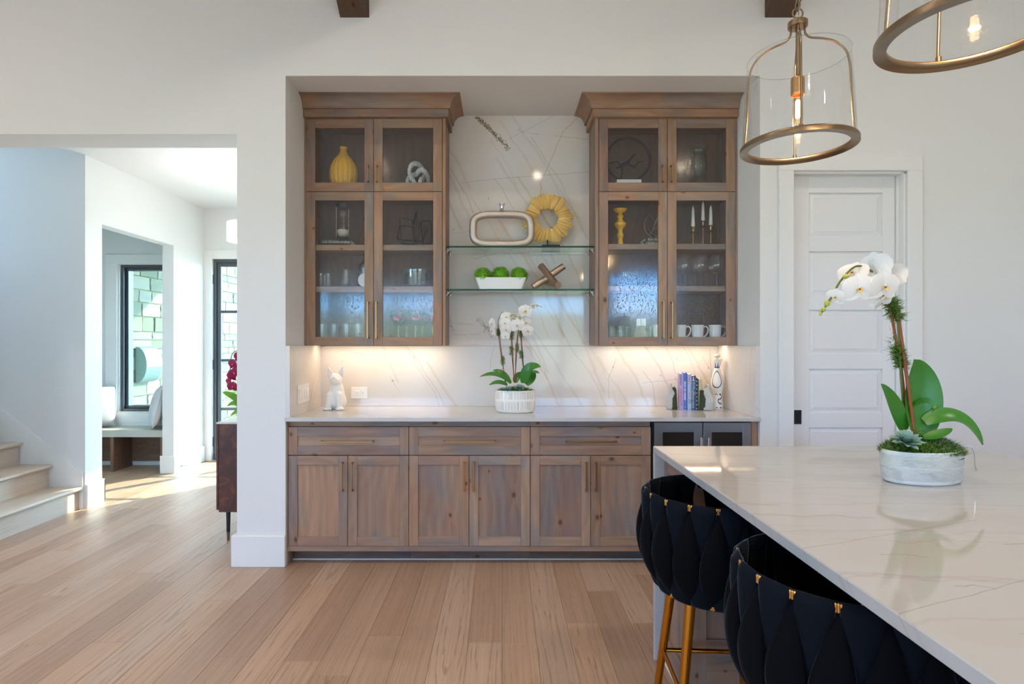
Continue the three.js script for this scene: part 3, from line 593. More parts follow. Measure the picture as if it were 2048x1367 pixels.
single('countertop', 'pale veined quartzite counter across the cabinet niche', 'countertop', [B(X(569, 0.01), NR + 0.001, 0.895, CT, ZB, 0.012, { c: 0.003 })].map((g) => { const p = g.attributes.position, u = g.attributes.uv; for (let i = 0; i < p.count; i++) u.setXY(i, p.getX(i), p.getZ(i) + p.getY(i)); return g; }), M.top);
{
  const s = thing('backsplash', 'glossy veined quartzite slabs lining the niche behind the shelves', 'backsplash', [0.13, CT, -0.62]);
  const seam = Y(691, ZB);
  put(s, 'slab', B(NL, NR, CT, seam - 0.0006, NB + 0.001, ZB), M.slab);
  put(s, 'slab', B(X(880, ZB), X(1195, ZB), seam + 0.0006, NT - 0.001, NB + 0.001, ZB), M.slab);
  for (const [a, b] of [[NL, NL + 0.027], [NR - 0.027, NR]]) put(s, 'side_slab', B(a, b, CT, 1.362, ZB, 0.001), M.slab);
}
const ZU = -0.33, UB = 1.362;
function upper(label, px, doors, flip) {
  const [x0, x1] = [flip ? X(px[0], ZU) : NL + 0.002, flip ? NR - 0.002 : X(px[1], ZU)], t = thing('glass_front_cabinet', label, 'cabinet', [(x0 + x1) / 2, UB, -0.48], 'upper display cabinets');
  const mid = X(doors[1], ZU), zi = ZU - 0.021, st = 0.02, deck = 2.402, w = 0.018;
  const inl = flip ? x0 : x0, inr = x1;
  put(t, 'side_panel', cbox(x0, x0 + w, UB, 2.93, ZB + 0.001, zi, { off: ro() }), alder());
  put(t, 'side_panel', cbox(x1 - w, x1, UB, 2.93, ZB + 0.001, zi, { off: ro() }), alder());
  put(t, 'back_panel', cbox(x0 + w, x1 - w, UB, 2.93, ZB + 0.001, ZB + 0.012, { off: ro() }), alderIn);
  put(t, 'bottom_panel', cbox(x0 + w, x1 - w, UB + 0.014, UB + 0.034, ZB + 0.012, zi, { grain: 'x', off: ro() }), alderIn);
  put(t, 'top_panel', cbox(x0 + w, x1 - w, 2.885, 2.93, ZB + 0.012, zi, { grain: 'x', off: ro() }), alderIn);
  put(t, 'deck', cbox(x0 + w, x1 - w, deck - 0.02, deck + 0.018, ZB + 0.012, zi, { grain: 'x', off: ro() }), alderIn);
  for (const [ya, yb] of flip ? [[497.6, 487], [581.5, 571]] : [[500, 488.7], [583.4, 572]]) put(t, 'shelf', cbox(x0 + w, x1 - w, Y(ya, -0.355), Y(yb, -0.355), ZB + 0.012, -0.355, { grain: 'x', off: ro() }), alders[0]);
  const d0 = X(doors[0], ZU), d1 = X(doors[2], ZU);
  put(t, 'face_frame', [cbox(x0, d0 - 0.001, UB, 2.93, zi, ZU - 0.006, { off: ro() }), cbox(d1 + 0.001, x1, UB, 2.93, zi, ZU - 0.006, { off: ro() }), cbox(mid - 0.02, mid + 0.02, UB, 2.93, zi - 0.018, zi, { off: ro() }), cbox(d0, d1, 2.896, 2.93, zi, ZU - 0.006, { grain: 'x', off: ro() })], alder());
  const g = 0.0014;
  for (const [a, b, s] of [[d0, mid, 1], [mid, d1, -1]]) {
    const h = s > 0 ? mid - 0.034 : mid + 0.024;
    front(t, 'door', a + g, b - g, deck + 0.0015, 2.893, ZU, { glass: true, st: 0.06, rail: 0.06, pull: [h, Y(364.6, ZU), Y(331, ZU), true] });
    front(t, 'door', a + g, b - g, UB, deck - 0.0015, ZU, { glass: true, st: 0.06, rail: 0.058, pull: [h, Y(676, ZU), Y(603, ZU), true] });
  }
  // fascia and cove crown, returned along the open side
  const fy0 = Y(233, ZU + 0.02), fy1 = Y(217, ZU + 0.02), out = 0.022, e = flip ? -1 : 1, xe = flip ? x0 : x1, xw = flip ? x1 : x0;
  put(t, 'fascia', [cbox(Math.min(xw, xe + e * out), Math.max(xw, xe + e * out), fy0, fy1, ZU - 0.1, ZU + out, { grain: 'x', off: ro() }), cbox(xe, xe + e * out, fy0, fy1, ZB + 0.001, ZU - 0.1, { grain: 'z', off: ro() })], alder());
  const prof = []; for (let i = 0; i <= 10; i++) { const a = i / 10 * Math.PI / 2; prof.push([0.066 * (1 - Math.cos(a)) + 0.012, (NT - 0.008 - fy1) * Math.sin(a)]); }
  prof.unshift([-0.004, 0]); prof.push([0.083, NT - 0.008 - fy1], [0.083, NT - 0.001 - fy1]);
  const pos = [], uv = [];
  const quad = (A, Bq, C, D, l) => { const n = (q) => l === 'x' ? [q[1], q[0]] : [q[1], q[2]]; for (const q of e > 0 ? [A, Bq, C, A, C, D] : [A, C, Bq, A, D, C]) { pos.push(...q); uv.push(...n(q)); } };
  for (let i = 0; i + 1 < prof.length; i++) {
    const [p0, q0] = prof[i], [p1, q1] = prof[i + 1], zz = ZU + out, xx = xe + e * out;
    quad([xw, fy1 + q0, zz + p0], [xx + e * p0, fy1 + q0, zz + p0], [xx + e * p1, fy1 + q1, zz + p1], [xw, fy1 + q1, zz + p1], 'x');
    quad([xx + e * p0, fy1 + q0, zz + p0], [xx + e * p0, fy1 + q0, ZB], [xx + e * p1, fy1 + q1, ZB], [xx + e * p1, fy1 + q1, zz + p1], 'z');
  }
  const cg = new THREE.BufferGeometry(); cg.setAttribute('position', new THREE.Float32BufferAttribute(pos, 3)); cg.setAttribute('uv', new THREE.Float32BufferAttribute(uv, 2)); cg.computeVertexNormals();
  put(t, 'crown_molding', [cg, B(Math.min(xw, xe), Math.max(xw, xe), fy1, NT - 0.002, ZB, ZU + out)], alder());
  // warm light strip below
  const lx0 = x0 + 0.06, lx1 = x1 - 0.05, led = put(t, 'light_strip', B(lx0, lx1, UB + 0.009, UB + 0.0138, -0.5, -0.485, { c: 0.001 }), ledMat);
  const a = new THREE.RectAreaLight('#ffe2bf', LED, lx1 - lx0, 0.015);
  a.name = 'cabinet_light'; a.position.set((lx0 + lx1) / 2, UB + 0.0075, -0.4925); a.rotation.x = -Math.PI / 2; scene.add(a);
  return t;
}
const ledMat = std({ color: '#fff1dc', emissive: '#ffdcaa', emissiveIntensity: 2.2 });
upper('knotty alder glass-front cabinet holding the yellow ribbed vase', [608, 890.8], [612, 747, 884.5], false);
upper('knotty alder glass-front cabinet holding the three candlesticks', [1191, 1477], [1198, 1335, 1470.8], true);
// glass shelves
for (const [py, l] of [[491, 'clear green-edged glass shelf carrying the gold ring ornament'], [577, 'clear green-edged glass shelf carrying the moss ball planter']]) {
  const x0 = X(890.8, ZU) + 0.002, x1 = X(1191, ZU) - 0.002, y1 = Y(py, -0.354), s = thing('glass_shelf', l, 'shelf', [0.127, y1 - 0.012, -0.48], 'glass shelves');
  put(s, 'pane', cbox(x0, x1, y1 - 0.011, y1, ZB + 0.001, -0.354, { c: 0.0012 }), M.shelfGlass);
  for (const x of [x0, x1]) for (const z of [-0.385, -0.57]) { const e = x === x0 ? 1 : -1; put(s, 'bracket', [ball(x + e * 0.006, y1 - 0.02, z, 0.006, 0.008, 0.006), rod(V(x, y1 - 0.04, z), V(x + e * 0.022, y1 - 0.014, z), 0.004, 0.003)], M.chrome); }
}
// outlet and switches
{
  const z = ZB, x0 = X(702, z), x1 = X(736, z), y0 = Y(796, z), y1 = Y(773, z), xm = (x0 + x1) / 2, ym = (y0 + y1) / 2, o = thing('wall_outlet', 'white horizontal outlet plate on the backsplash beside the rabbit', 'outlet', [xm, y0, z]);
  put(o, 'cover_plate', cbox(x0, x1, y0, y1, z, z + 0.006, { c: 0.003 }), M.porcelain);
  put(o, 'receptacle', [-1, 1].map((s) => cbox(xm + s * 0.0165 - 0.0155, xm + s * 0.0165 + 0.0155, ym - 0.018, ym + 0.018, z + 0.006, z + 0.0085, { c: 0.002 })), M.white);
  put(o, 'socket_slot', [-1, 1].flatMap((s) => [B(xm + s * 0.0165 - 0.008, xm + s * 0.0165 - 0.001, ym + 0.005, ym + 0.007, z + 0.008, z + 0.0088), B(xm + s * 0.0165 - 0.008, xm + s * 0.0165 - 0.001, ym - 0.007, ym - 0.005, z + 0.008, z + 0.0088), ball(xm + s * 0.0165 + 0.008, ym, z + 0.0085, 0.0026, 0.0026, 0.0006)]), M.black);
  const sx = NL + 0.027, w = thing('switch_plate', 'white four-gang rocker switch plate on the left side slab', 'switch', [sx, 0.985, -0.23]);
  put(w, 'cover_plate', cbox(sx, sx + 0.006, 0.985, 1.11, -0.335, -0.125, { c: 0.003 }), M.porcelain);
  for (let i = 0; i < 4; i++) put(w, 'rocker', cbox(sx + 0.005, sx + 0.009, 1.015, 1.08, -0.3205 + i * 0.0475, -0.2885 + i * 0.0475, { c: 0.002 }), M.white);
}
// ---------- things on the shelves ----------
const DECK = 2.421, S1 = Y(488.7, -0.355), S2 = Y(572, -0.355), S3 = UB + 0.035;
const kx = (px, z = -0.43) => X(px, z);
const SC = (3.52 + 0.43) / 1139;     // metres per photo pixel at the front row of a shelf
{ // yellow ribbed vase
  const t = thing('ribbed_vase', 'yellow ribbed bulb vase with a narrow neck', 'vase', [kx(685.5), DECK, -0.45]);
  const prof = smooth([[0.055, 0], [0.062, 0.012], [0.088, 0.07], [0.096, 0.13], [0.088, 0.185], [0.062, 0.235], [0.034, 0.268], [0.025, 0.29], [0.024, 0.305], [0.029, 0.318]], 40);
  const n = 14;
  part(t, 'body', grid(168, 44, (u, v) => { const f = v * (prof.length - 1), i = Math.min(prof.length - 2, Math.floor(f)), r0 = mixn(prof[i][0], prof[i + 1][0], f - i), y = mixn(prof[i][1], prof[i + 1][1], f - i), a = -u * 2 * Math.PI, k = 1 - 0.085 * Math.pow(1 - Math.abs(Math.sin(a * n / 2)), 3) * sst(0.03, 0.06, r0); return [Math.cos(a) * r0 * k, y, Math.sin(a) * r0 * k]; }), M.yellow);
  part(t, 'rim', lathe([[0.029, 0.318], [0.0255, 0.321], [0.022, 0.316], [0.018, 0.27]], 32), M.yellow);
  part(t, 'foot', lathe([[0, 0], [0.055, 0], [0.06, 0.004]], 32), M.yellow);
}
{ // knot of rope
  const t = thing('knot_ornament', 'pale grey knotted rope ornament', 'ornament', [kx(833.5), DECK, -0.46]);
  const pts = []; for (let i = 0; i < 120; i++) { const a = i / 120 * 2 * Math.PI, r = 0.052 + 0.024 * Math.cos(3 * a + 0.5); pts.push(V(r * Math.cos(2 * a), 0.096 + r * Math.sin(2 * a) * 0.92 + 0.004, 0.03 * Math.sin(3 * a + 0.4) + 0.015 * Math.sin(5 * a))); }
  const curve = new THREE.CatmullRomCurve3(pts, true), g = new THREE.TubeGeometry(curve, 420, 0.0125, 14, true), p = g.attributes.position;
  for (let i = 0; i <= 420; i++) { const c = curve.getPointAt(i / 420 % 1); for (let j = 0; j <= 14; j++) { const k = i * 15 + j, q = V(p.getX(k), p.getY(k), p.getZ(k)).sub(c), s = 1 + 0.13 * Math.sin(j / 14 * 6 * Math.PI + i * 0.75 * 1.256); q.multiplyScalar(s).add(c); p.setXYZ(k, q.x, q.y, q.z); } }
  g.computeVertexNormals();
  g.scale(1.04, 1.45, 1); let lo = 9; for (let i = 0; i < p.count; i++) lo = Math.min(lo, p.getY(i)); g.translate(0, -lo, 0);
  part(t, 'rope', g, std({ color: '#cfd6d3', roughness: 0.5 }));
}
{ // hourglass on a book
  const z = -0.43, t0 = thing('coffee_table_book', 'dark book lying under the hourglass', 'book', [kx(677), S1, z]);
  part(t0, 'cover', [cbox(-0.105, 0.105, 0, 0.004, -0.075, 0.075), cbox(-0.105, 0.105, 0.032, 0.036, -0.075, 0.075), cbox(-0.105, 0.105, 0.003, 0.033, 0.071, 0.075)], std({ map: canvasTex(512, 128, (g, w, h) => { g.fillStyle = '#17191b'; g.fillRect(0, 0, w, h); g.fillStyle = '#dfe3e3'; g.font = 'bold 50px serif'; g.fillText('Les Grandes', 40, 78); g.font = 'bold 62px serif'; g.fillText('Villa', 350, 84); g.fillRect(60, 22, 250, 4); }, { su: 0.21, sv: 0.036 }), roughness: 0.4 })).geometry.translate(0, 0, 0);
  t0.children[0].material.map.offset.set(0.5, 0);
  part(t0, 'pages', cbox(-0.1, 0.102, 0.004, 0.032, -0.073, 0.071), M.white);
  const y0 = S1 + 0.036, t = thing('hourglass', 'hourglass with pale sand and three slim rods between black hexagonal plates', 'hourglass', [kx(686), y0, z]);
  part(t, 'base_plate', new THREE.CylinderGeometry(0.056, 0.058, 0.024, 6, 1).rotateY(0.3).translate(0, 0.012, 0), M.black);
  part(t, 'top_plate', new THREE.CylinderGeometry(0.058, 0.056, 0.022, 6, 1).rotateY(0.3).translate(0, 0.243, 0), M.black);
  for (const a of [0.42, 2.5, 4.6]) part(t, 'rod', rod(V(0.048 * Math.cos(-a), 0.024, 0.042 * Math.sin(a)), V(0.048 * Math.cos(-a), 0.232, 0.042 * Math.sin(a)), 0.0028), M.chrome);
  part(t, 'glass_bulb', lathe(smooth([[0.014, 0.026], [0.036, 0.045], [0.042, 0.08], [0.024, 0.118], [0.0055, 0.129], [0.024, 0.14], [0.042, 0.178], [0.036, 0.212], [0.014, 0.231]], 40), 28), M.glass);
  part(t, 'sand', lathe([[0, 0.0265], [0.014, 0.0275], [0.034, 0.045], [0.0405, 0.072], [0.036, 0.078], [0.018, 0.084], [0, 0.086]], 24), std({ color: '#e6dfd2', roughness: 0.9 }));
}
{ // interlocking rod cube
  const z = -0.44, t = thing('rod_sculpture', 'black sculpture of interlocked rounded rod frames', 'sculpture', [kx(828), S1, z]);
  const q = (x, y, dz) => V((740 + x * 0.0805 - 828) * SC, (490 - (390 + y * 0.0805)) * SC + 0.004, dz);
  const loop = (pts) => { const c = new THREE.CurvePath(), n = pts.length; const cor = pts.map((p, i) => { const a = pts[(i + n - 1) % n], b = pts[(i + 1) % n], r = 0.012; return [p.clone().add(a.clone().sub(p).setLength(r)), p, p.clone().add(b.clone().sub(p).setLength(r))]; }); const out = []; cor.forEach(([a, p, b]) => { for (let k = 0; k <= 4; k++) { const s = k / 4; out.push(a.clone().multiplyScalar((1 - s) ** 2).addScaledVector(p, 2 * s * (1 - s)).addScaledVector(b, s * s)); } }); return new THREE.TubeGeometry(new THREE.CatmullRomCurve3(out, true, 'catmullrom', 0.1), 160, 0.0062, 10, true); };
  for (const l of [
    [q(770, 570, 0.05), q(1050, 575, 0.0), q(1080, 1195, -0.01), q(815, 1200, 0.05)], [q(1180, 380, 0.04), q(1235, 1010, 0.06), q(1150, 1200, 0.0), q(1060, 1190, -0.04), q(1060, 600, -0.05)],
    [q(770, 765, 0.06), q(1440, 800, 0.04), q(1290, 1105, -0.03), q(650, 1060, -0.02)], [q(1230, 580, -0.05), q(1480, 600, 0.0), q(1520, 760, 0.03), q(1545, 1195, 0.05), q(1300, 1190, -0.05)]]) part(t, 'frame', loop(l), M.blackIron);
}
// plain glasses
const glassOf = (name, label, prof, pos, mat, group) => { const t = thing(name, label, 'glass', pos, group); part(t, 'bowl', lathe(prof, 26), mat); return t; };
{
  const prof = [[0, 0.012], [0.0175, 0.013], [0.02, 0.1], [0.0185, 0.1], [0.0165, 0.016], [0, 0.015]];
  const base = [[0, 0], [0.0165, 0], [0.0178, 0.004], [0.0175, 0.013]];
  const t = thing('shot_glass', 'tall clear shot glass, leftmost of the three in the left cabinet', 'glass', [kx(641.5, -0.44), S2, -0.44], 'tall shot glasses');
  part(t, 'bowl', lathe(prof, 24), M.glass); part(t, 'base', lathe(base, 24), M.smokeGlass);
  copyOf(t, [kx(649.5, -0.52), S2, -0.52], 0, 'tall clear shot glass behind and between the other two in the left cabinet');
  copyOf(t, [kx(656.5, -0.44), S2, -0.44], 0, 'tall clear shot glass, rightmost of the three in the left cabinet');
  const u = thing('tumbler', 'clear heavy-bottomed tapered tumbler next to the dark bottle', 'glass', [kx(691), S2, -0.44]);
  part(u, 'bowl', lathe([[0, 0.016], [0.034, 0.018], [0.036, 0.03], [0.026, 0.128], [0.0245, 0.128], [0.0335, 0.03], [0, 0.02]], 28), M.glass);
  part(u, 'base', lathe([[0, 0], [0.036, 0], [0.04, 0.006], [0.039, 0.014], [0.034, 0.018]], 28), M.smokeGlass);
  const s = thing('cocktail_shaker', 'dark steel cocktail shaker behind a round white disc', 'shaker', [kx(729), S2, -0.46]);
  part(s, 'body', lathe(smooth([[0.034, 0], [0.036, 0.004], [0.044, 0.12], [0.044, 0.15], [0.036, 0.17], [0.022, 0.185]], 30), 30), std({ color: '#6d6f72', metalness: 1, roughness: 0.2 }));
  part(s, 'cap', lathe([[0.022, 0.185], [0.023, 0.19], [0.018, 0.235], [0.0, 0.238]], 24), M.black);
  const c = thing('white_disc', 'round white disc standing in front of the cocktail shaker', 'plate', [kx(730, -0.4), S2, -0.4]);
  part(c, 'plate', [new THREE.CylinderGeometry(0.048, 0.048, 0.006, 36).rotateX(Math.PI / 2).translate(0, 0.048, 0), new THREE.TorusGeometry(0.046, 0.003, 8, 40).translate(0, 0.048, 0.002)], M.porcelain);
  const b = thing('glass_bowl', 'wide straight-sided clear glass bowl in the left cabinet', 'bowl', [kx(835), S2, -0.47]);
  part(b, 'bowl', lathe([[0, 0.004], [0.1, 0.005], [0.112, 0.014], [0.118, 0.12], [0.1155, 0.12], [0.1095, 0.018], [0.1, 0.009], [0, 0.008]], 44), M.smokeGlass);
  part(b, 'rim', new THREE.TorusGeometry(0.117, 0.0016, 8, 60).rotateX(Math.PI / 2).translate(0, 0.12, 0), M.glass);
}
{ // bottom left: drinking glasses behind the streaked glass
  const prof = [[0, 0.008], [0.03, 0.009], [0.036, 0.02], [0.038, 0.115], [0.0365, 0.115], [0.0345, 0.022], [0, 0.012]];
  const t = thing('drinking_glass', 'clear drinking glass, first from the left at the bottom of the left cabinet', 'glass', [kx(644, -0.44), S3, -0.44], 'drinking glasses at the bottom of the left cabinet');
  part(t, 'bowl', lathe(prof, 26), M.glass); part(t, 'base', lathe([[0, 0], [0.03, 0], [0.032, 0.004], [0.03, 0.009]], 24), M.smokeGlass);
  [[668, 'second'], [692, 'third'], [716, 'fourth']].forEach(([p, w]) => copyOf(t, [kx(p, -0.44), S3, -0.44], 0, `clear drinking glass, ${w} from the left at the bottom of the left cabinet`));
}
{ // flamingo cocktail glasses
  const green = std({ color: '#b9c66a', roughness: 0.3 }), pink = std({ color: '#d8456c', roughness: 0.4 });
  const t = thing('cocktail_glass', 'pink flamingo cocktail glass with beaded green stem, first from the left', 'glass', [kx(797, -0.42), S3, -0.42], 'flamingo cocktail glasses');
  part(t, 'bowl', lathe(smooth([[0.004, 0.1], [0.016, 0.106], [0.042, 0.135], [0.054, 0.168], [0.056, 0.2]], 24), 30), phy({ color: '#a98f98', roughness: 0.04, transmission: 1, thickness: 0, ior: 1.5 }));
  const beads = []; for (let i = 0; i < 9; i++) beads.push(ball(0, 0.012 + i * 0.0108, 0, 0.0062, 0.006, 0.0062, 10, 8));
  part(t, 'stem', beads, green); part(t, 'foot', lathe([[0, 0], [0.034, 0], [0.035, 0.002], [0.012, 0.006], [0.005, 0.012]], 28), M.glass);
  part(t, 'flamingo', [ball(-0.006, 0.15, 0.044, 0.022, 0.015, 0.006, 14, 10), tube([[0.012, 0.153, 0.045], [0.02, 0.165, 0.05], [0.012, 0.179, 0.053], [0.008, 0.19, 0.054]], 0.004, 20), ball(0.01, 0.193, 0.054, 0.007, 0.0055, 0.005, 8, 6), rod(V(-0.004, 0.141, 0.032), V(-0.003, 0.122, 0.026), 0.0014)], pink);
  [[813, -0.5, 'second'], [831, -0.42, 'third'], [845, -0.5, 'fourth'], [866, -0.42, 'fifth']].forEach(([p, z, w], i) => copyOf(t, [kx(p, z), S3, z], i % 2 ? 0.25 : -0.1, `pink flamingo cocktail glass with beaded green stem, ${w} from the left`));
}
{ // ring with a leaping figure
  const z = -0.45, t = thing('ring_sculpture', 'dark metal ring sculpture with a leaping figure inside', 'sculpture', [kx(1256, z), DECK, z]);
  const s = (3.52 - z) / 1139, q = (x, y, r) => V((1200 + x * 0.1097 - 1256) * s, Y(240 + y * 0.1097, z) - DECK, r || 0);
  const cy = Y(319, z) - DECK, R = 43.5 * s;
  part(t, 'ring', new THREE.TorusGeometry(R, 0.0088, 14, 90).translate(0, cy, 0), M.blackIron);
  const bones = [[q(385, 825), q(500, 775), 0.011, 0.009], [q(500, 775), q(610, 640), 0.009, 0.0065], [q(610, 640), q(712, 548), 0.0065, 0.006], [q(500, 785), q(630, 855), 0.008, 0.0055], [q(630, 855), q(700, 765), 0.0055, 0.004], [q(700, 765), q(775, 742), 0.004, 0.003],
    [q(375, 815), q(310, 752), 0.006, 0.005], [q(310, 752), q(175, 786), 0.005, 0.0065], [q(395, 835), q(410, 950), 0.0055, 0.0055], [q(410, 950), q(365, 1085), 0.0055, 0.0065], [q(365, 848), q(305, 862), 0.0045, 0.0065]];
  part(t, 'figure', field((p) => bones.reduce((d, [a, b, r0, r1]) => smin(d, capsule(p, a, b, r0, r1), 0.006), 1), [-0.15, -0.02, -0.14], [0.15, 0.28, 0.14], 84), M.blackIron);
  part(t, 'base', cbox(-0.085, 0.085, 0, cy - R + 0.006, -0.035, 0.035), M.white);
}
{ // clear urn
  const t = thing('glass_urn', 'tall clear waisted glass hurricane vase in the right cabinet', 'vase', [kx(1400), DECK, -0.46]);
  part(t, 'body', lathe(smooth([[0.06, 0.01], [0.068, 0.03], [0.074, 0.07], [0.055, 0.11], [0.05, 0.125], [0.062, 0.16], [0.067, 0.2], [0.058, 0.25], [0.052, 0.285], [0.066, 0.325], [0.07, 0.33]], 50), 40), phy({ color: '#cfdcd2', roughness: 0.03, transmission: 1, thickness: 0, ior: 1.6 }));
  part(t, 'foot', lathe([[0, 0], [0.066, 0], [0.07, 0.006], [0.06, 0.012], [0, 0.012]], 36), M.smokeGlass);
}
{ // yellow turned candlestick
  const t = thing('pillar_candlestick', 'yellow turned wooden pillar candlestick', 'candlestick', [kx(1240.5), S1, -0.43]), k = SC / 12.43;
  const p = [[0, 1210], [92, 1208], [92, 1190], [72, 1130], [58, 1040], [62, 1000], [60, 985], [78, 960], [84, 930], [76, 900], [58, 872], [56, 820], [70, 770], [120, 720], [148, 670], [142, 630], [100, 598], [66, 588], [76, 570], [74, 550], [56, 535], [60, 505], [84, 470], [78, 445], [52, 425], [50, 375], [110, 365], [168, 300], [170, 280]].map(([r, y]) => [r * k, (1210 - y) * k]);
  part(t, 'column', lathe(p, 40), M.yellow);
  part(t, 'dish', lathe([[170 * k, 930 * k], [158 * k, 930 * k], [140 * k, 900 * k], [0, 896 * k]], 40), M.yellow);
}
{ // books and wire sphere
  const z = -0.44, titles = [['Children', '#1b1d21', '#d9d2c8', 0, 0.026], ['Best Recipes', '#20242a', '#c9cda6', 0.026, 0.05]];
  titles.forEach(([text, bg, fg, y0, y1], i) => {
    const t = thing('stacked_book', i ? 'upper dark book beneath the wire sphere' : 'lower dark book of the pair beneath the wire sphere', 'book', [kx(1314, z), S1 + y0, z], 'books beneath the wire sphere'), h = y1 - y0, w = i ? 0.1 : 0.115;
    const mt = canvasTex(512, 64, (g, W, H) => { g.fillStyle = bg; g.fillRect(0, 0, W, H); g.fillStyle = fg; g.font = 'bold 46px serif'; g.fillText(text, 40, 48); }, { su: w * 2, sv: h }); mt.offset.set(0.5, 0);
    part(t, 'cover', [cbox(-w, w, 0, 0.003, -0.08, 0.08), cbox(-w, w, h - 0.003, h, -0.08, 0.08), cbox(-w, w, 0.002, h - 0.002, 0.077, 0.08)], std({ map: mt, roughness: 0.5 }));
    part(t, 'pages', cbox(-w + 0.003, w - 0.003, 0.003, h - 0.003, -0.078, 0.077), M.white);
  });
  const t = thing('wire_sphere', 'dark wire sphere ornament with crossed spokes on the stacked books', 'ornament', [kx(1317, z), S1 + 0.05, z]), R = 0.098;
  for (const [a, b] of [[0, 0], [1.1, 0.4], [-1.0, 0.6]]) part(t, 'hoop', new THREE.TorusGeometry(R, 0.0028, 8, 70).rotateX(b).rotateY(a).translate(0, R + 0.003, 0), M.steel);
  for (const [a, b] of [[0.72, 0.25], [2.3, -0.3], [1.5, 0.9]]) { const d = V(Math.cos(a) * Math.cos(b), Math.sin(a), Math.sin(b) * Math.cos(a)).setLength(R); part(t, 'spoke', rod(V(0, R, 0).sub(d), V(0, R, 0).add(d), 0.0024), M.steel); }
}
{ // candlesticks
  [[1386, 453, 409, -0.43, 'leftmost and stoutest of the three'], [1406, 441, 400, -0.47, 'tallest of the three, in the middle'], [1421.5, 450, 408, -0.43, 'rightmost of the three']].forEach(([px, ph, pt, z, w], i) => {
    const h = Y(ph, z) - S1, k = i ? 0.86 : 1, t = thing('taper_candlestick', `brass candlestick with a white taper, ${w}`, 'candlestick', [X(px, z), S1, z], 'brass candlesticks with white tapers');
    const b = M.clipGold.clone(); b.color.set('#a98c5c'); b.roughness = 0.25;
    const col = [[0.03, 0], [0.032, 0.004], [0.018, 0.012], [0.009, 0.02]];
    const n = i ? 3 : 6; for (let j = 0; j < n; j++) { const y = 0.02 + (h - 0.06) * (j + 0.5) / n; col.push([0.0052, y - 0.006], [i ? 0.0066 : 0.0095, y], [0.0052, y + 0.006]); }
    col.push([0.006, h - 0.046], [0.022, h - 0.042], [0.023, h - 0.039], [0.008, h - 0.036], [0.012, h - 0.028], [0.0135, h - 0.008], [0.018, h - 0.004], [0.019, h], [0.009, h]);
    part(t, 'stick', lathe(col.map(([r, y]) => [r * (r > 0.02 ? 0.85 : k), y]), 24), b);
    const L = Y(pt + 3, z) - S1 - h, c = part(t, 'candle', lathe([[0.0128, h - 0.004], [0.0126, h + 0.02], [0.0085, h + L - 0.02], [0.004, h + L - 0.003], [0, h + L]], 20).translate(i === 0 ? 0.0 : 0, 0, 0), std({ color: '#f4f4ee', roughness: 0.5 }));
    part(c, 'wick', tube([[0, h + L - 0.002, 0], [0.001, h + L + 0.006, 0], [i ? 0.004 : -0.003, h + L + 0.012, 0]], 0.0009, 8, 6), M.white);
  });
}
{ // fluted bowl
  const t = thing('fluted_bowl', 'clear fluted glass bowl in the right cabinet', 'bowl', [kx(1262), S2, -0.46]), pr = smooth([[0.088, 0.004], [0.102, 0.012], [0.112, 0.05], [0.117, 0.1]], 20);
  part(t, 'bowl', grid(160, 18, (u, v) => { const f = v * (pr.length - 1), i = Math.min(pr.length - 2, Math.floor(f)), a = -u * 2 * Math.PI, k = 1 + 0.018 * Math.sin(a * 32) * (1 - v * v), r = mixn(pr[i][0], pr[i + 1][0], f - i) * k; return [r * Math.cos(a), mixn(pr[i][1], pr[i + 1][1], f - i), r * Math.sin(a)]; }), phy({ color: '#c8d6dc', roughness: 0.03, transmission: 1, thickness: 0, ior: 1.6 }));
  part(t, 'rim', new THREE.TorusGeometry(0.1168, 0.0016, 8, 60).rotateX(Math.PI / 2).translate(0, 0.1, 0), M.smokeGlass);
  part(t, 'foot', lathe([[0, 0], [0.086, 0], [0.088, 0.004], [0, 0.005]], 36), M.smokeGlass);
}
{ // wine glasses
  const t = thing('wine_glass', 'large balloon wine glass in the front row, first from the left', 'glass', [kx(1370, -0.42), S2, -0.42], 'balloon wine glasses');
  part(t, 'bowl', lathe(smooth([[0.004, 0.098], [0.02, 0.102], [0.04, 0.125], [0.045, 0.155], [0.04, 0.19], [0.033, 0.22]], 30), 34), M.glass);
  part(t, 'stem', lathe([[0.0045, 0.004], [0.0033, 0.02], [0.003, 0.08], [0.0045, 0.098]], 14), M.glass);
  part(t, 'foot', lathe([[0, 0], [0.035, 0], [0.036, 0.0015], [0.012, 0.004], [0.004, 0.008]], 30), M.glass);
  [[1402, -0.42, 'front row, second from the left'], [1433.5, -0.42, 'front row, third from the left'], [1361, -0.54, 'back row, first from the left'], [1391, -0.54, 'back row, second from the left'], [1422, -0.54, 'back row, third from the left']].forEach(([p, z, w]) => copyOf(t, [X(p, z), S2, z], 0, 'large balloon wine glass in the ' + w));
}
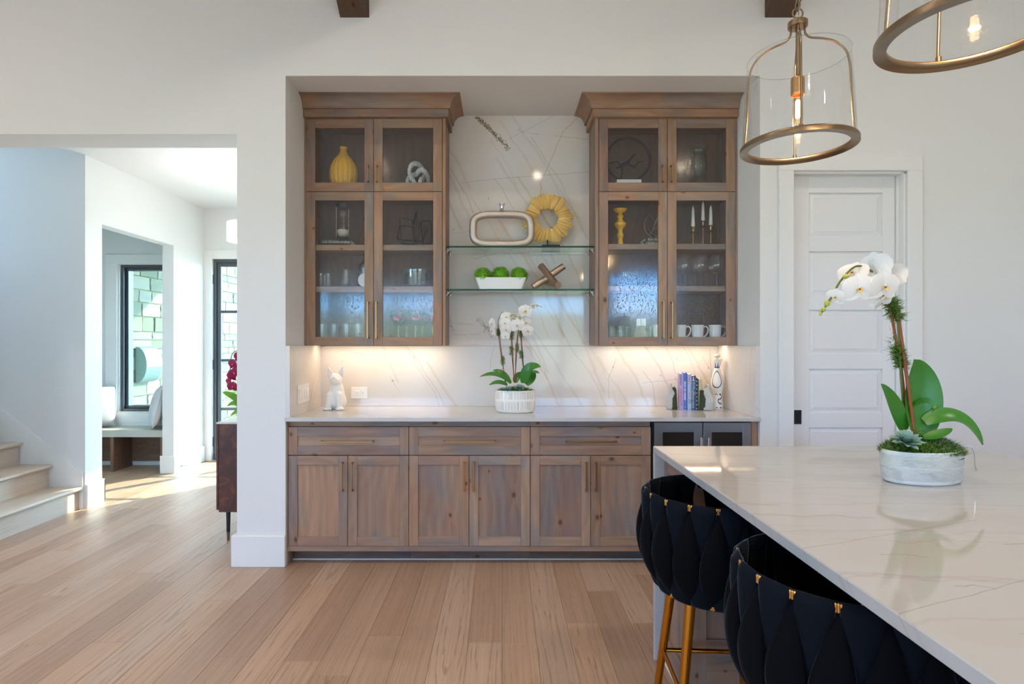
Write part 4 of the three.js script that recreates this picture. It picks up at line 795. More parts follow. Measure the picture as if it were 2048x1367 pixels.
{ // mugs
  const t = thing('mug', 'ribbed white mug, second from the right at the bottom of the right cabinet', 'mug', [kx(1395, -0.41), S3, -0.41], 'ribbed white mugs');
  const p = [[0, 0], [0.034, 0], [0.036, 0.003]]; for (let i = 0; i < 14; i++) { const y = 0.01 + i * 0.006, r = 0.037 + 0.005 * (i / 14); p.push([r, y], [r + 0.0006, y + 0.002], [r, y + 0.005]); }
  p.push([0.0435, 0.1], [0.0445, 0.106], [0.0425, 0.107], [0.0395, 0.095], [0.034, 0.008], [0, 0.006]);
  part(t, 'body', lathe(p, 36), M.porcelain);
  part(t, 'handle', tube([[0.041, 0.09, 0], [0.058, 0.096, 0], [0.073, 0.08, 0], [0.069, 0.052, 0], [0.055, 0.032, 0], [0.038, 0.022, 0]], 0.0048, 40, 10), M.porcelain);
  [[1430.5, 'rightmost'], [1360, 'third from the right'], [1318, 'leftmost, half hidden by the stile,']].forEach(([q, w]) => copyOf(t, [kx(q, -0.41), S3, -0.41], 0, `ribbed white mug, ${w} at the bottom of the right cabinet`));
}
{ // glasses, speckled jar and white spoons
  const prof = [[0, 0.01], [0.028, 0.011], [0.031, 0.02], [0.0325, 0.1], [0.031, 0.1], [0.0295, 0.022], [0, 0.013]];
  const t = thing('short_glass', 'short clear glass, leftmost at the bottom of the right cabinet', 'glass', [kx(1222, -0.43), S3, -0.43], 'short clear glasses');
  part(t, 'bowl', lathe(prof, 24), M.smokeGlass); part(t, 'base', lathe([[0, 0], [0.029, 0], [0.028, 0.011]], 24), M.smokeGlass);
  [[1242, -0.43, 'second'], [1252, -0.52, 'third'], [1301, -0.5, 'fourth']].forEach(([q, z, w]) => copyOf(t, [X(q, z), S3, z], 0, `short clear glass, ${w} from the left at the bottom of the right cabinet`));
  const j = thing('speckled_jar', 'speckled silver glass jar holding white spoons', 'jar', [kx(1281, -0.42), S3, -0.42]);
  part(j, 'jar_wall', lathe(smooth([[0.036, 0.002], [0.044, 0.02], [0.046, 0.05], [0.036, 0.085], [0.035, 0.1]], 20), 30), std({ color: '#c9c3ac', metalness: 0.8, roughness: 0.25, bumpMap: grainTex, bumpScale: 0.002 }));
  part(j, 'jar_floor', lathe([[0, 0], [0.036, 0], [0.036, 0.002], [0, 0.004]], 24), M.steel);
  [1273, 1279.5, 1286, 1292].forEach((q, i) => { const s = thing('white_spoon', `rounded white spoon handle in the speckled jar, ${['first', 'second', 'third', 'fourth'][i]} from the left`, 'spoon', [kx(q, -0.42), S3 + 0.006, -0.42], 'white spoons in the speckled jar'); part(s, 'handle', new THREE.CapsuleGeometry(0.0085, 0.125, 6, 12).scale(1, 1, 0.6).translate(-0.25 * (kx(q) - kx(1282)) , 0.075, 0), M.porcelain); });
}
// ---------- on the glass shelves ----------
const G1 = Y(491, -0.354), G2 = Y(577, -0.354);
{ // silver flask ring
  const z = -0.45, s = (3.52 - z) / 1139, t = thing('flask_vase', 'hammered silver open flask vase shaped like a rounded frame', 'vase', [X(1004, z), G1, z]);
  const A = 65.5 * s, H = 75 * s, th = 15.5 * s, curve = []; for (let i = 0; i < 96; i++) { const a = i / 96 * 2 * Math.PI, c = Math.cos(a), sn = Math.sin(a), n = 0.5; curve.push(V(Math.sign(c) * Math.pow(Math.abs(c), n) * (A - th / 2), H / 2 + Math.sign(sn) * Math.pow(Math.abs(sn), n) * (H / 2 - th / 2), 0)); }
  const ex = new THREE.CatmullRomCurve3(curve, true);
  const pos = [], idx = [], m = 16, N = 200; // oval cross-section swept round the frame
  for (let i = 0; i < N; i++) { const p = ex.getPointAt(i / N), q = ex.getTangentAt(i / N), nx = q.y, ny = -q.x; for (let j = 0; j < m; j++) { const b = j / m * 2 * Math.PI, o = Math.cos(b) * th / 2, d = Math.sign(Math.sin(b)) * Math.pow(Math.abs(Math.sin(b)), 0.8) * 0.03; pos.push(p.x + nx * o, p.y + ny * o, d); } }
  for (let i = 0; i < N; i++) for (let j = 0; j < m; j++) { const a = i * m + j, b = i * m + (j + 1) % m, c = ((i + 1) % N) * m + j, d = ((i + 1) % N) * m + (j + 1) % m; idx.push(a, c, b, b, c, d); }
  const g = new THREE.BufferGeometry(); g.setAttribute('position', new THREE.Float32BufferAttribute(pos, 3)); g.setIndex(idx); g.computeVertexNormals();
  const uv = []; for (let i = 0; i < pos.length / 3; i++) uv.push(pos[i * 3] + pos[i * 3 + 2], pos[i * 3 + 1]); g.setAttribute('uv', new THREE.Float32BufferAttribute(uv, 2));
  part(t, 'body', g, M.hammered);
  part(t, 'neck', lathe([[0.028, H - 0.008], [0.014, H + 0.006], [0.012, H + 0.018], [0.018, H + 0.042], [0.0225, H + 0.048], [0.017, H + 0.046], [0.011, H + 0.02]], 30).translate(0, 0, 0), M.chrome);
}
{ // gold ruffled ring on a black base
  const z = -0.53, s = (3.52 - z) / 1139, cx = 1095, cy = 436.5, t = thing('gold_ring_ornament', 'gold ruffled flower ring ornament on a black block', 'ornament', [X(cx, z), G1, z]), yc = Y(cy, z) - G1;
  const out = (a) => 47 + 3.4 * Math.sin(6 * a + 0.5) + 2.6 * Math.sin(9 * a + 1.2) + 1.2 * Math.sin(17 * a), inn = (a) => 21 + 1.5 * Math.sin(6 * a + 2.2) + 1.1 * Math.sin(9 * a + 0.3);
  const face = (sg) => grid(300, 10, (u, v) => { const a = u * 2 * Math.PI, r = mixn(inn(a), out(a), v) * s, ruff = (0.009 * Math.sin(a * 44 + 2.5 * Math.sin(a * 5)) * (0.5 + 0.5 * v) + 0.006 * Math.sin(a * 19)), d = sg * 0.0035 + ruff + 0.012 * Math.sin(Math.PI * v); return [-Math.cos(a) * r * sg, Math.sin(a) * r, d]; });
  part(t, 'ring', [face(1).translate(0, yc, 0), face(-1).translate(0, yc, 0)], M.goldLeaf);
  part(t, 'base', [cbox(X(1084, z) - X(cx, z), X(1119.5, z) - X(cx, z), 0, 9.5 * s, -0.03, 0.03, { c: 0.001 }), rod(V(0, 9.5 * s, 0), V(0, yc - 40 * s, 0), 0.004)], M.black);
}
// balls of short blades, for moss
function mossy(n, place, len, w) {
  const pos = [], nor = [];
  for (let i = 0; i < n; i++) {
    const [p, d] = place(), a = V(rr(-1, 1), rr(-1, 1), rr(-1, 1)).cross(d).normalize(), L = len * rr(0.5, 1.3), bend = V(rr(-1, 1), rr(-0.8, 1), rr(-1, 1)).multiplyScalar(L * 0.75);
    const m = p.clone().addScaledVector(d, L * 0.55), e = p.clone().addScaledVector(d, L).add(bend), ww = w * rr(0.6, 1.2), nn = d.clone().cross(a).normalize();
    const q = [p.clone().addScaledVector(a, -ww), p.clone().addScaledVector(a, ww), m.clone().addScaledVector(a, ww * 0.9), m.clone().addScaledVector(a, -ww * 0.9), e];
    for (const k of [0, 1, 2, 0, 2, 3, 3, 2, 4]) { pos.push(q[k].x, q[k].y, q[k].z); nor.push(d.x, d.y, d.z); }
  }
  const g = new THREE.BufferGeometry(); g.setAttribute('position', new THREE.Float32BufferAttribute(pos, 3)); g.setAttribute('normal', new THREE.Float32BufferAttribute(nor, 3));
  return g;
}
const lumpy = (c, r) => { const k = [...Array(60)].map(() => V(rr(-1, 1), rr(-1, 1), rr(-1, 1)).normalize()); return () => { const d = V(rr(-1, 1), rr(-1, 1), rr(-1, 1)).normalize(), q = Math.max(...k.map((n) => n.dot(d))), R = r * (0.9 + 0.13 * sst(0.9, 0.985, q)); return [V(c[0] + d.x * R, c[1] + d.y * R * 0.95, c[2] + d.z * R), d.clone().addScaledVector(V(rr(-1, 1), rr(-1, 1), rr(-1, 1)), 0.5).normalize()]; }; };
const onBall = (c, r) => () => { const d = V(rr(-1, 1), rr(-1, 1), rr(-1, 1)).normalize(); return [V(c[0] + d.x * r[0], c[1] + d.y * r[1], c[2] + d.z * r[2]), d]; };
{ // white tray with three moss balls
  const z = -0.44, s = (3.52 - z) / 1139, t = thing('moss_planter', 'white oblong tray planter under three green moss balls', 'planter', [X(1001.5, z), G2, z]), H = 24 * s;
  const shell = (k, y0, y1, dr) => grid(80, 1, (u, v) => { const a = -u * 2 * Math.PI, c = Math.cos(a), sn = Math.sin(a), n = 0.3, y = mixn(y0, y1, v), w = (42 + 9 * (y / H)) * s + dr, d = 0.042 + 0.012 * (y / H) + dr; return [Math.sign(c) * Math.pow(Math.abs(c), n) * w, y, Math.sign(sn) * Math.pow(Math.abs(sn), n) * d]; });
  part(t, 'tray', [shell(1, 0, H, 0), shell(1, H, H - 0.02, -0.004), grid(80, 1, (u, v) => { const a = -u * 2 * Math.PI, c = Math.cos(a), sn = Math.sin(a), n = 0.3, w = 51 * s - v * 0.004, d = 0.054 - v * 0.004; return [Math.sign(c) * Math.pow(Math.abs(c), n) * w, H, Math.sign(sn) * Math.pow(Math.abs(sn), n) * d]; }), cbox(-0.14, 0.14, 0.001, 0.004, -0.04, 0.04)], M.white);
  for (const [px, py, w] of [[966, 551, 'left'], [1001, 549, 'middle'], [1038, 550, 'right']]) {
    const b = thing('moss_ball', `bright green moss ball, the ${w} one of three in the white tray`, 'moss ball', [X(px, z), G2 + 0.03, z], 'moss balls in the white tray'), c = [0, Y(py, z) - G2 - 0.03, 0], r = 16.5 * s;
    part(b, 'core', ball(...c, r * 0.92, r * 0.87, r * 0.92, 20, 14), M.mossBright);
    part(b, 'moss', mossy(5200, lumpy(c, r * 0.93), 0.009, 0.0015), M.mossBright).userData.kind = 'stuff';
  }
}
{ // bronze jack
  const z = -0.45, s = (3.52 - z) / 1139, t = thing('bronze_jack', 'bronze three-rod jack sculpture', 'sculpture', [X(1097, z), G2, z]), c = V(0, 27 * s, 0), r = 0.0235;
  const arm = (a, b) => { const g = rod(a, b, r, r, 28); return g; };
  part(t, 'rod', arm(V(-31 * s, 3.5 * s + 0.008, 0.005), V(31 * s, 49 * s, -0.03)), M.bronzeX);
  part(t, 'rod', arm(V(-17 * s, 47 * s, 0.06), V(20 * s, 9 * s, -0.05)), M.bronzeX);
  part(t, 'rod', arm(V(-8 * s, 22 * s, -0.1), V(17 * s, 7.5 * s, 0.09)), M.bronzeX);
}
// ---------- on the counter ----------
{ // white seated figurine
  const z = -0.42, s = (3.52 - z) / 1139 * 0.0805, t = thing('rabbit_figurine', 'white seated animal figurine with tall pointed ears and raised chin', 'figurine', [X(671, z), CT, z]);
  const q = (x, y, zz = 0) => [(x - 385) * s, (1240 - y) * s, zz];
  const ears = [[q(262, 400, -0.005), q(212, 190, 0.0)], [q(500, 380, -0.005), q(560, 180, 0.0)]];
  const fn = (p) => {
    let d = ell(p, q(385, 900, -0.02), [0.056, 0.092, 0.058]);
    d = smin(d, ell(p, q(390, 1060, -0.035), [0.064, 0.06, 0.062]), 0.02);
    d = smin(d, ell(p, q(395, 700, -0.008), [0.042, 0.05, 0.042]), 0.02);
    d = smin(d, ell(p, q(395, 500, 0.004), [0.043, 0.046, 0.044]), 0.014);
    d = smin(d, ell(p, q(410, 520, 0.038), [0.03, 0.026, 0.026]), 0.012);
    for (const x of [245, 520]) { d = smin(d, capsule(p, V(...q(x + (x < 400 ? 30 : -30), 880, 0.025)), V(...q(x, 1170, 0.035)), 0.024, 0.0175), 0.012); d = smin(d, ell(p, q(x < 400 ? 235 : 540, 1210, 0.045), [0.03, 0.012, 0.03]), 0.008); }
    for (const [a, b] of ears) { const A = V(...a), Bv = V(...b), t2 = clamp(p.clone().sub(A).dot(Bv.clone().sub(A)) / Bv.clone().sub(A).lengthSq()), c = A.clone().lerp(Bv, t2), w = mixn(0.024, 0.003, t2); d = smin(d, Math.hypot((p.x - c.x) / w, (p.y - c.y) / w, (p.z - c.z) / 0.008) * 0.008 - 0.008 + (p.z > c.z + 0.004 ? 0.003 : 0), 0.005); }
    const br = Math.abs(p.y - (q(0, 455)[1] - Math.abs(p.x - 0.004) * 0.75)); if (p.z > 0.03 && Math.abs(p.x) < 0.032) d += 0.0035 * Math.exp(-((br / 0.0028) ** 2)); // the mouth
    return Math.max(d, -p.y);
  };
  part(t, 'body', field(fn, [-0.15, -0.012, -0.15], [0.15, 0.318, 0.18], 104), std({ color: '#f4f2ef', roughness: 0.55 }));
  part(t, 'nose', ball(0.0055, q(0, 455)[1] + 0.004, 0.0625, 0.008, 0.006, 0.005, 12, 8), M.white);
}
{ // books between stone bookends
  const zf = -0.41, TURN = -0.25, xz = (x) => -0.41 + (x - X(1358, -0.41)) * 0.255, y = CT, spine = (w, h, dr) => canvasTex(w, h, dr);
  const vtext = (g, str, x, y0, px, col, font = 'sans-serif') => { g.save(); g.translate(x, y0); g.rotate(Math.PI / 2); g.fillStyle = col; g.font = `bold ${px}px ${font}`; g.fillText(str, 0, 0); g.restore(); };
  const list = [
    [1358, 1366, 746.5, 'lavender spined book at the left end of the counter books', '#b9a3cf', (g, w, h) => { vtext(g, 'COOK•EAT•', 28, 36, 58, '#463a78'); vtext(g, 'CONTENTED', 28, 420, 66, '#c2477c'); vtext(g, 'FOOD', 36, 820, 36, '#6a5a90'); vtext(g, 'BOOK', 70, 820, 30, '#6a5a90'); }],
    [1366, 1372.7, 744.5, 'periwinkle blue book with white block lettering on the counter', '#6079c6', (g, w, h) => { vtext(g, 'BEST OF HOME', 26, 240, 74, '#e9eefb'); vtext(g, 'kitchen', 36, 50, 44, '#41559c'); g.fillStyle = '#dfe6f8'; g.beginPath(); g.arc(60, 950, 12, 0, 7); g.fill(); g.fillStyle = '#223a80'; g.fillRect(w - 12, 0, 12, h); }],
    [1373.4, 1381, 747, 'pale blue book with red and navy lettering on the counter', '#a9bfdd', (g, w, h) => { vtext(g, 'FAKE', 30, 40, 84, '#c25a70'); vtext(g, 'IT', 34, 250, 60, '#c25a70'); vtext(g, 'A WEEKDAY', 74, 300, 42, '#7186b0'); vtext(g, 'SIMPLE', 34, 520, 42, '#b07a96'); vtext(g, 'DINNER', 76, 520, 42, '#b07a96'); vtext(g, 'ADAMS', 34, 700, 44, '#33456f'); vtext(g, 'PRESS', 78, 720, 44, '#33456f'); }],
    [1381.4, 1389.4, 750.5, 'navy book with a small portrait and yellow lettering on its spine', '#1f4f96', (g, w, h) => { g.fillStyle = '#30242a'; g.fillRect(6, 10, 64, 124); g.fillStyle = '#e6c3a8'; g.beginPath(); g.ellipse(42, 58, 18, 28, 0, 0, 7); g.fill(); g.fillStyle = '#f0f0f0'; g.fillRect(26, 96, 30, 36); g.fillRect(6, 132, 90, 8); vtext(g, 'THIRTY MINUTE', 20, 170, 38, '#b9c7a2'); vtext(g, 'MEALS AT HOME', 56, 170, 30, '#d2d6a0'); vtext(g, 'WEEKNIGHT COOKING', 18, 440, 50, '#d8dd60'); vtext(g, 'FAST', 66, 480, 36, '#d8dd60'); }],
    [1389.8, 1392.6, 756, 'thin dark notebook between the navy book and the plaid book', '#3a3433', (g, w, h) => { for (let i = 0; i < 16; i++) { g.fillStyle = i % 2 ? '#d8cfb6' : '#25201f'; g.fillRect(10, i * 64, 70, 34); } }],
    [1394, 1400.4, 756.5, 'cream plaid book at the right end of the counter books', '#d8ccab', (g, w, h) => { g.globalAlpha = 0.45; g.fillStyle = '#8d8672'; for (let i = 0; i < 14; i++) g.fillRect(0, i * 76, w, 20); for (const x of [12, 52, 92]) g.fillRect(x, 0, 16, h); g.globalAlpha = 1; g.fillStyle = '#22211f'; g.fillRect(18, 990, 60, 24); }],
  ];
  for (const [pa, pb, pt, l, col, draw] of list) {
    const a = X(pa, zf), b = X(pb, zf), h = Y(pt, zf) - CT, w = (b - a) / Math.cos(TURN), xm = (a + b) / 2, t = thing('standing_book', l, 'book', [xm - 0.08 * Math.sin(TURN), y, xz(xm) - 0.08 * Math.cos(TURN)], 'books standing between the bookends');
    t.rotation.y = TURN;
    const mp = canvasTex(112, 1024, (g, W, H) => { g.fillStyle = col; g.fillRect(0, 0, W, H); draw(g, W, H); }, { su: w, sv: h }); mp.offset.set(0.5, 0);
    part(t, 'cover', [cbox(-w / 2, w / 2, 0, h, 0.0775, 0.08, { c: 0.0008 })], std({ map: mp, roughness: 0.45 }));
    part(t, 'board', [cbox(-w / 2, -w / 2 + 0.0022, 0, h, -0.08, 0.0775), cbox(w / 2 - 0.0022, w / 2, 0, h, -0.08, 0.0775)], std({ color: col, roughness: 0.45 }));
    part(t, 'pages', cbox(-w / 2 + 0.0024, w / 2 - 0.0024, 0.003, h - 0.004, -0.078, 0.077), M.white);
  }
  const white = std({ color: '#dcdad4', roughness: 0.85, bumpMap: grainTex, bumpScale: 0.006 }), green = std({ color: '#3f4d33', roughness: 0.6, bumpMap: grainTex, bumpScale: 0.006 });
  for (const [e, pa, pb, l] of [[-1, 1341, 1357.5, 'rough white and green stone bookend left of the books'], [1, 1401, 1424, 'rough white and green stone bookend right of the books']]) {
    const a = X(pa, zf), b = X(pb, zf), w = b - a, H = e < 0 ? 0.178 : 0.175, t = thing('stone_bookend', l, 'bookend', [e < 0 ? b : a, CT, xz(e < 0 ? b : a) - 0.066], 'stone bookends');
    t.rotation.y = TURN;
    const prof = [[0, 0], [w, 0.0], [w * 0.96, H * 0.28], [w * 0.8, H * 0.62], [w * 0.58, H * 0.96], [w * 0.44, H], [w * 0.36, H * 0.86], [w * 0.3, H * 0.8], [0, H * 0.78]];
    const shp = (s0, s1) => { const s = new THREE.Shape(); prof.forEach(([x, yy], i) => { const q = e * (mixn(s0, s1, x / w) * w); i ? s.lineTo(q, yy) : s.moveTo(q, yy); }); return s; };
    const rough = (g, k) => { const p = g.attributes.position; for (let i = 0; i < p.count; i++) { const n = V(p.getX(i), p.getY(i), p.getZ(i)), j = (fbm(n.x * 4 + 0.3, n.y * 4, 40, 40, 2, 5) + fbm(n.z * 4 + 0.7, n.y * 4, 40, 40, 2, 9) - 1) * k; p.setXYZ(i, n.x + e * j, n.y + (n.y > 0.01 ? j : 0), n.z + j); } g.computeVertexNormals(); return g; };
    const ex = (sh, d) => { const g = new THREE.ExtrudeGeometry(sh, { depth: d, bevelEnabled: true, bevelSize: 0.003, bevelThickness: 0.004, bevelSegments: 2, curveSegments: 4, steps: 4 }); return rough(g.translate(0, 0.003, -d / 2 + 0.04), 0.02); };
    part(t, 'stone', ex(shp(0.28, 1), 0.06), white);
    const gs = new THREE.Shape(); [[0, 0], [0.42, 0], [0.3, 0.2], [0.4, 0.42], [0.28, 0.62], [0.34, 0.78], [0.1, 0.8], [0, 0.72]].forEach(([x, yy], i) => i ? gs.lineTo(e * x * w, yy * H) : gs.moveTo(e * x * w, yy * H));
    part(t, 'crystal_core', ex(gs, 0.066), green);
  }
}
{ // painted bottle
  const z = -0.47, s = (3.52 - z) / 1139, t = thing('ceramic_bottle', 'white ceramic bottle with blue leaf painting and a domed stopper', 'bottle', [X(1434, z), CT, z]), k = s * 125 / 1367; // crop pixels to metres
  const y = (v) => (1272 - v) * k, pr = [[128, 1272], [134, 1262], [131, 1200], [112, 1050], [104, 950], [118, 880], [133, 800], [133, 700], [112, 590], [84, 490], [60, 420], [50, 385], [64, 330], [92, 250], [112, 200], [118, 192]].map(([r, v]) => [r * k, y(v)]);
  const map = canvasTex(1024, 1080, (g, w, h) => {
    g.fillStyle = '#f3f1ec'; g.fillRect(0, 0, w, h);
    const S = (v) => (v - 192), cx = w * 0.75, blue = '#27306f', U = (px, r) => cx + (px / r) * w / (2 * Math.PI);
    const leaf = (x, yy, a) => { g.save(); g.translate(x, yy); g.rotate(a); g.fillStyle = blue; g.beginPath(); g.ellipse(0, 0, 15, 6, 0, 0, 7); g.fill(); g.restore(); };
    for (let i = 0; i < 8; i++) { const x = w * i / 8 + 22; g.fillStyle = blue; g.beginPath(); g.moveTo(x - 66, S(375)); g.lineTo(x - 30, S(345)); g.lineTo(x, S(245)); g.lineTo(x + 30, S(345)); g.lineTo(x + 66, S(375)); g.lineTo(x + 66, S(385)); g.lineTo(x - 66, S(385)); g.fill(); }
    for (const off of [0, 0.5]) {
      const c0 = cx + off * w - 30;
      for (let i = 0; i < 44; i++) { const a = i / 44 * 2 * Math.PI, yy = 630 - 180 * Math.cos(a) * (Math.cos(a) > 0 ? 1 : 0.95), wdt = 118 + 30 * (1 - Math.cos(a)) / 2, x = c0 + Math.sin(a) * wdt; leaf(x + 8, S(yy), a + 0.7); leaf(x - 14, S(yy + 6), a - 0.5); }
      g.strokeStyle = '#d9d3c8'; g.lineWidth = 4; g.beginPath(); g.ellipse(c0, S(665), 70, 88, 0, 0, 7); g.stroke();
      const path = [[60, 940], [110, 960], [125, 1010], [80, 1045], [20, 1055], [5, 1095], [40, 1135], [100, 1150]]; const cv = new THREE.CatmullRomCurve3(path.map(([a, b]) => V(a, b, 0)));
      for (let i = 0; i < 26; i++) { const p = cv.getPoint(i / 25), q = cv.getTangent(i / 25), a = Math.atan2(q.y, q.x); leaf(c0 + p.x + 30, S(p.y), a + 0.8); leaf(c0 + p.x + 30, S(p.y + 14), a - 0.8); }
      for (let i = 0; i < 6; i++) leaf(c0 - 60 + i * 16, S(950 + 14 * Math.sin(i * 1.7)), i);
    }
    for (let i = 0; i < 10; i++) { const x = w * i / 10 + 20; g.fillStyle = blue; for (const a of [-0.5, 0, 0.5]) { g.beginPath(); g.ellipse(x + a * 26, S(1240) - 6 + Math.abs(a) * 10, 8, 14, a, 0, 7); g.fill(); } g.beginPath(); g.arc(x + 51, S(1240), 5, 0, 7); g.fill(); }
  });
  map.repeat.set(1, 1);
  const g = lathe(pr, 60), p = g.attributes.position, uv = g.attributes.uv, top = y(192);
  for (let i = 0; i < p.count; i++) uv.setY(i, p.getY(i) / top);
  part(t, 'body', g, phy({ map, roughness: 0.2, clearcoat: 0.6, clearcoatRoughness: 0.1 })).rotation.y = 1.36;
  part(t, 'lip', lathe([[118 * k, top], [100 * k, top + 0.001], [60 * k, top - 0.006]], 40), M.porcelain);
  part(t, 'stopper', lathe(smooth([[26 * k, y(200)], [30 * k, y(170)], [62 * k, y(150)], [70 * k, y(120)], [50 * k, y(92)], [0, y(80)]], 24), 30), phy({ color: '#d9d2b8', roughness: 0.18, clearcoat: 1 }));
}
// ---------- plants ----------
function petalGeo(w, l, cup, tipPinch = 0.5, claw = 0.15) {   // a petal lying from the origin along +y, facing +z
  return grid(12, 18, (u, v) => { const s = (u - 0.5) * 2, prof = claw * (1 - v) * 0.8 + Math.pow(Math.max(0, 1 - (2 * Math.pow(v, 0.78) - 1) ** 2), tipPinch), x = s * w / 2 * prof; return [x, v * l, cup * (Math.abs(s) ** 2) * w * 0.5 - cup * 0.7 * l * v * v + 0.02 * l * Math.sin(v * 5)]; });
}
// a moth orchid bloom facing +z
function bloom(size, material, lipM, coreM) {
  const g = [], big = petalGeo(size * 0.62, size * 0.5, -0.16, 0.45, 0.2), sep = petalGeo(size * 0.34, size * 0.5, 0.12, 0.6, 0.25);
  for (const a of [1.36, -1.36]) g.push(big.clone().rotateZ(a).translate(0, size * 0.02, size * 0.02));
  for (const a of [0, 2.25, -2.25]) g.push(sep.clone().rotateZ(a));
  const o = new THREE.Group(), f = new THREE.Mesh(merge(g), material); f.name = 'flower'; f.castShadow = f.receiveShadow = true;
  const lip = new THREE.Mesh(merge(petalGeo(size * 0.12, size * 0.14, 0.5).rotateX(0.9).rotateZ(Math.PI).translate(0, -size * 0.02, size * 0.07), ball(-size * 0.06, size * 0.0, size * 0.07, size * 0.025, size * 0.04, size * 0.02, 8, 6), ball(size * 0.06, size * 0.0, size * 0.07, size * 0.025, size * 0.04, size * 0.02, 8, 6)), lipM);
  lip.name = 'lip'; f.add(lip);
  const col = new THREE.Mesh(merge(ball(0, size * 0.045, size * 0.08, size * 0.035, size * 0.04, size * 0.05, 8, 6)), material === M.petal ? M.petal : coreM); col.name = 'column'; f.add(col);
  const core = new THREE.Mesh(merge(ball(0, -size * 0.01, size * 0.085, size * 0.03, size * 0.03, size * 0.03, 8, 6)), coreM); core.name = 'throat'; f.add(core);
  return f;
}
function addBloom(t, proto, p, yaw, pitch = 0, roll = 0, s = 1) { const f = proto.clone(); f.position.copy(p); f.rotation.set(pitch, yaw, roll, 'YXZ'); f.scale.setScalar(s); t.add(f); return f; }
// a strap leaf along a quadratic curve, thick in the middle
function leafGeo(a, c, b, w, up, fold = 0.25) {
  const cv = new THREE.QuadraticBezierCurve3(a, c, b), N = 22, m = 8;
  const sheet = (d) => grid(m, N, (u, v) => { const p = cv.getPoint(v), t = cv.getTangent(v), side = t.clone().cross(up).normalize(), n = side.clone().cross(t).normalize(), s = (u - 0.5) * 2, ww = w / 2 * Math.pow(Math.sin(Math.PI * (0.1 + 0.9 * Math.pow(v, 0.85))), 0.62); return p.addScaledVector(side, s * ww * (d > 0 ? 1 : -1)).addScaledVector(n, fold * ww * s * s + d * (1 - s * s) * 0.0022 - 0.001).toArray(); });
  return merge(sheet(1), sheet(-1));
}
function rosette(r, n, tip) {
  const g = [];
  for (let i = 0; i < n; i++) { const k = i / n, a = i * 2.39996, el = mixn(0.15, 1.35, k), L = r * mixn(1, 0.35, k), w = r * mixn(0.44, 0.24, k); g.push(grid(4, 5, (u, v) => { const s = (u - 0.5) * 2, ww = w / 2 * Math.sin(Math.PI * (0.2 + 0.75 * v)) * (v > 0.9 ? 0.4 : 1); return [s * ww, v * L * Math.sin(el) + 0.004 + s * s * 0.2 * ww, 0.004 + v * L * Math.cos(el)]; }).rotateY(a)); }
  return merge(g);
}
const onPot = (cx, cy, cz, rx, rz, h) => () => { const a = rr(0, 6.283), q = Math.sqrt(rnd()), x = Math.cos(a) * q, z = Math.sin(a) * q; return [V(cx + x * rx, cy + h * (1 - q * q) + rr(-0.004, 0.006), cz + z * rz), V(x * 0.7 + rr(-0.6, 0.6), rr(0.1, 1), z * 0.7 + rr(-0.6, 0.6)).normalize()]; };
const along = (a, b, r) => () => { const p = a.clone().lerp(b, rnd()), d = V(rr(-1, 1), rr(-0.6, 0.6), rr(-1, 1)).normalize(); return [p.addScaledVector(d, r * rnd()), d]; };
const whiteBloom = bloom(1, M.petal, M.lip, M.lipCore), magentaBloom = bloom(1, M.magenta, M.magenta, M.lip);
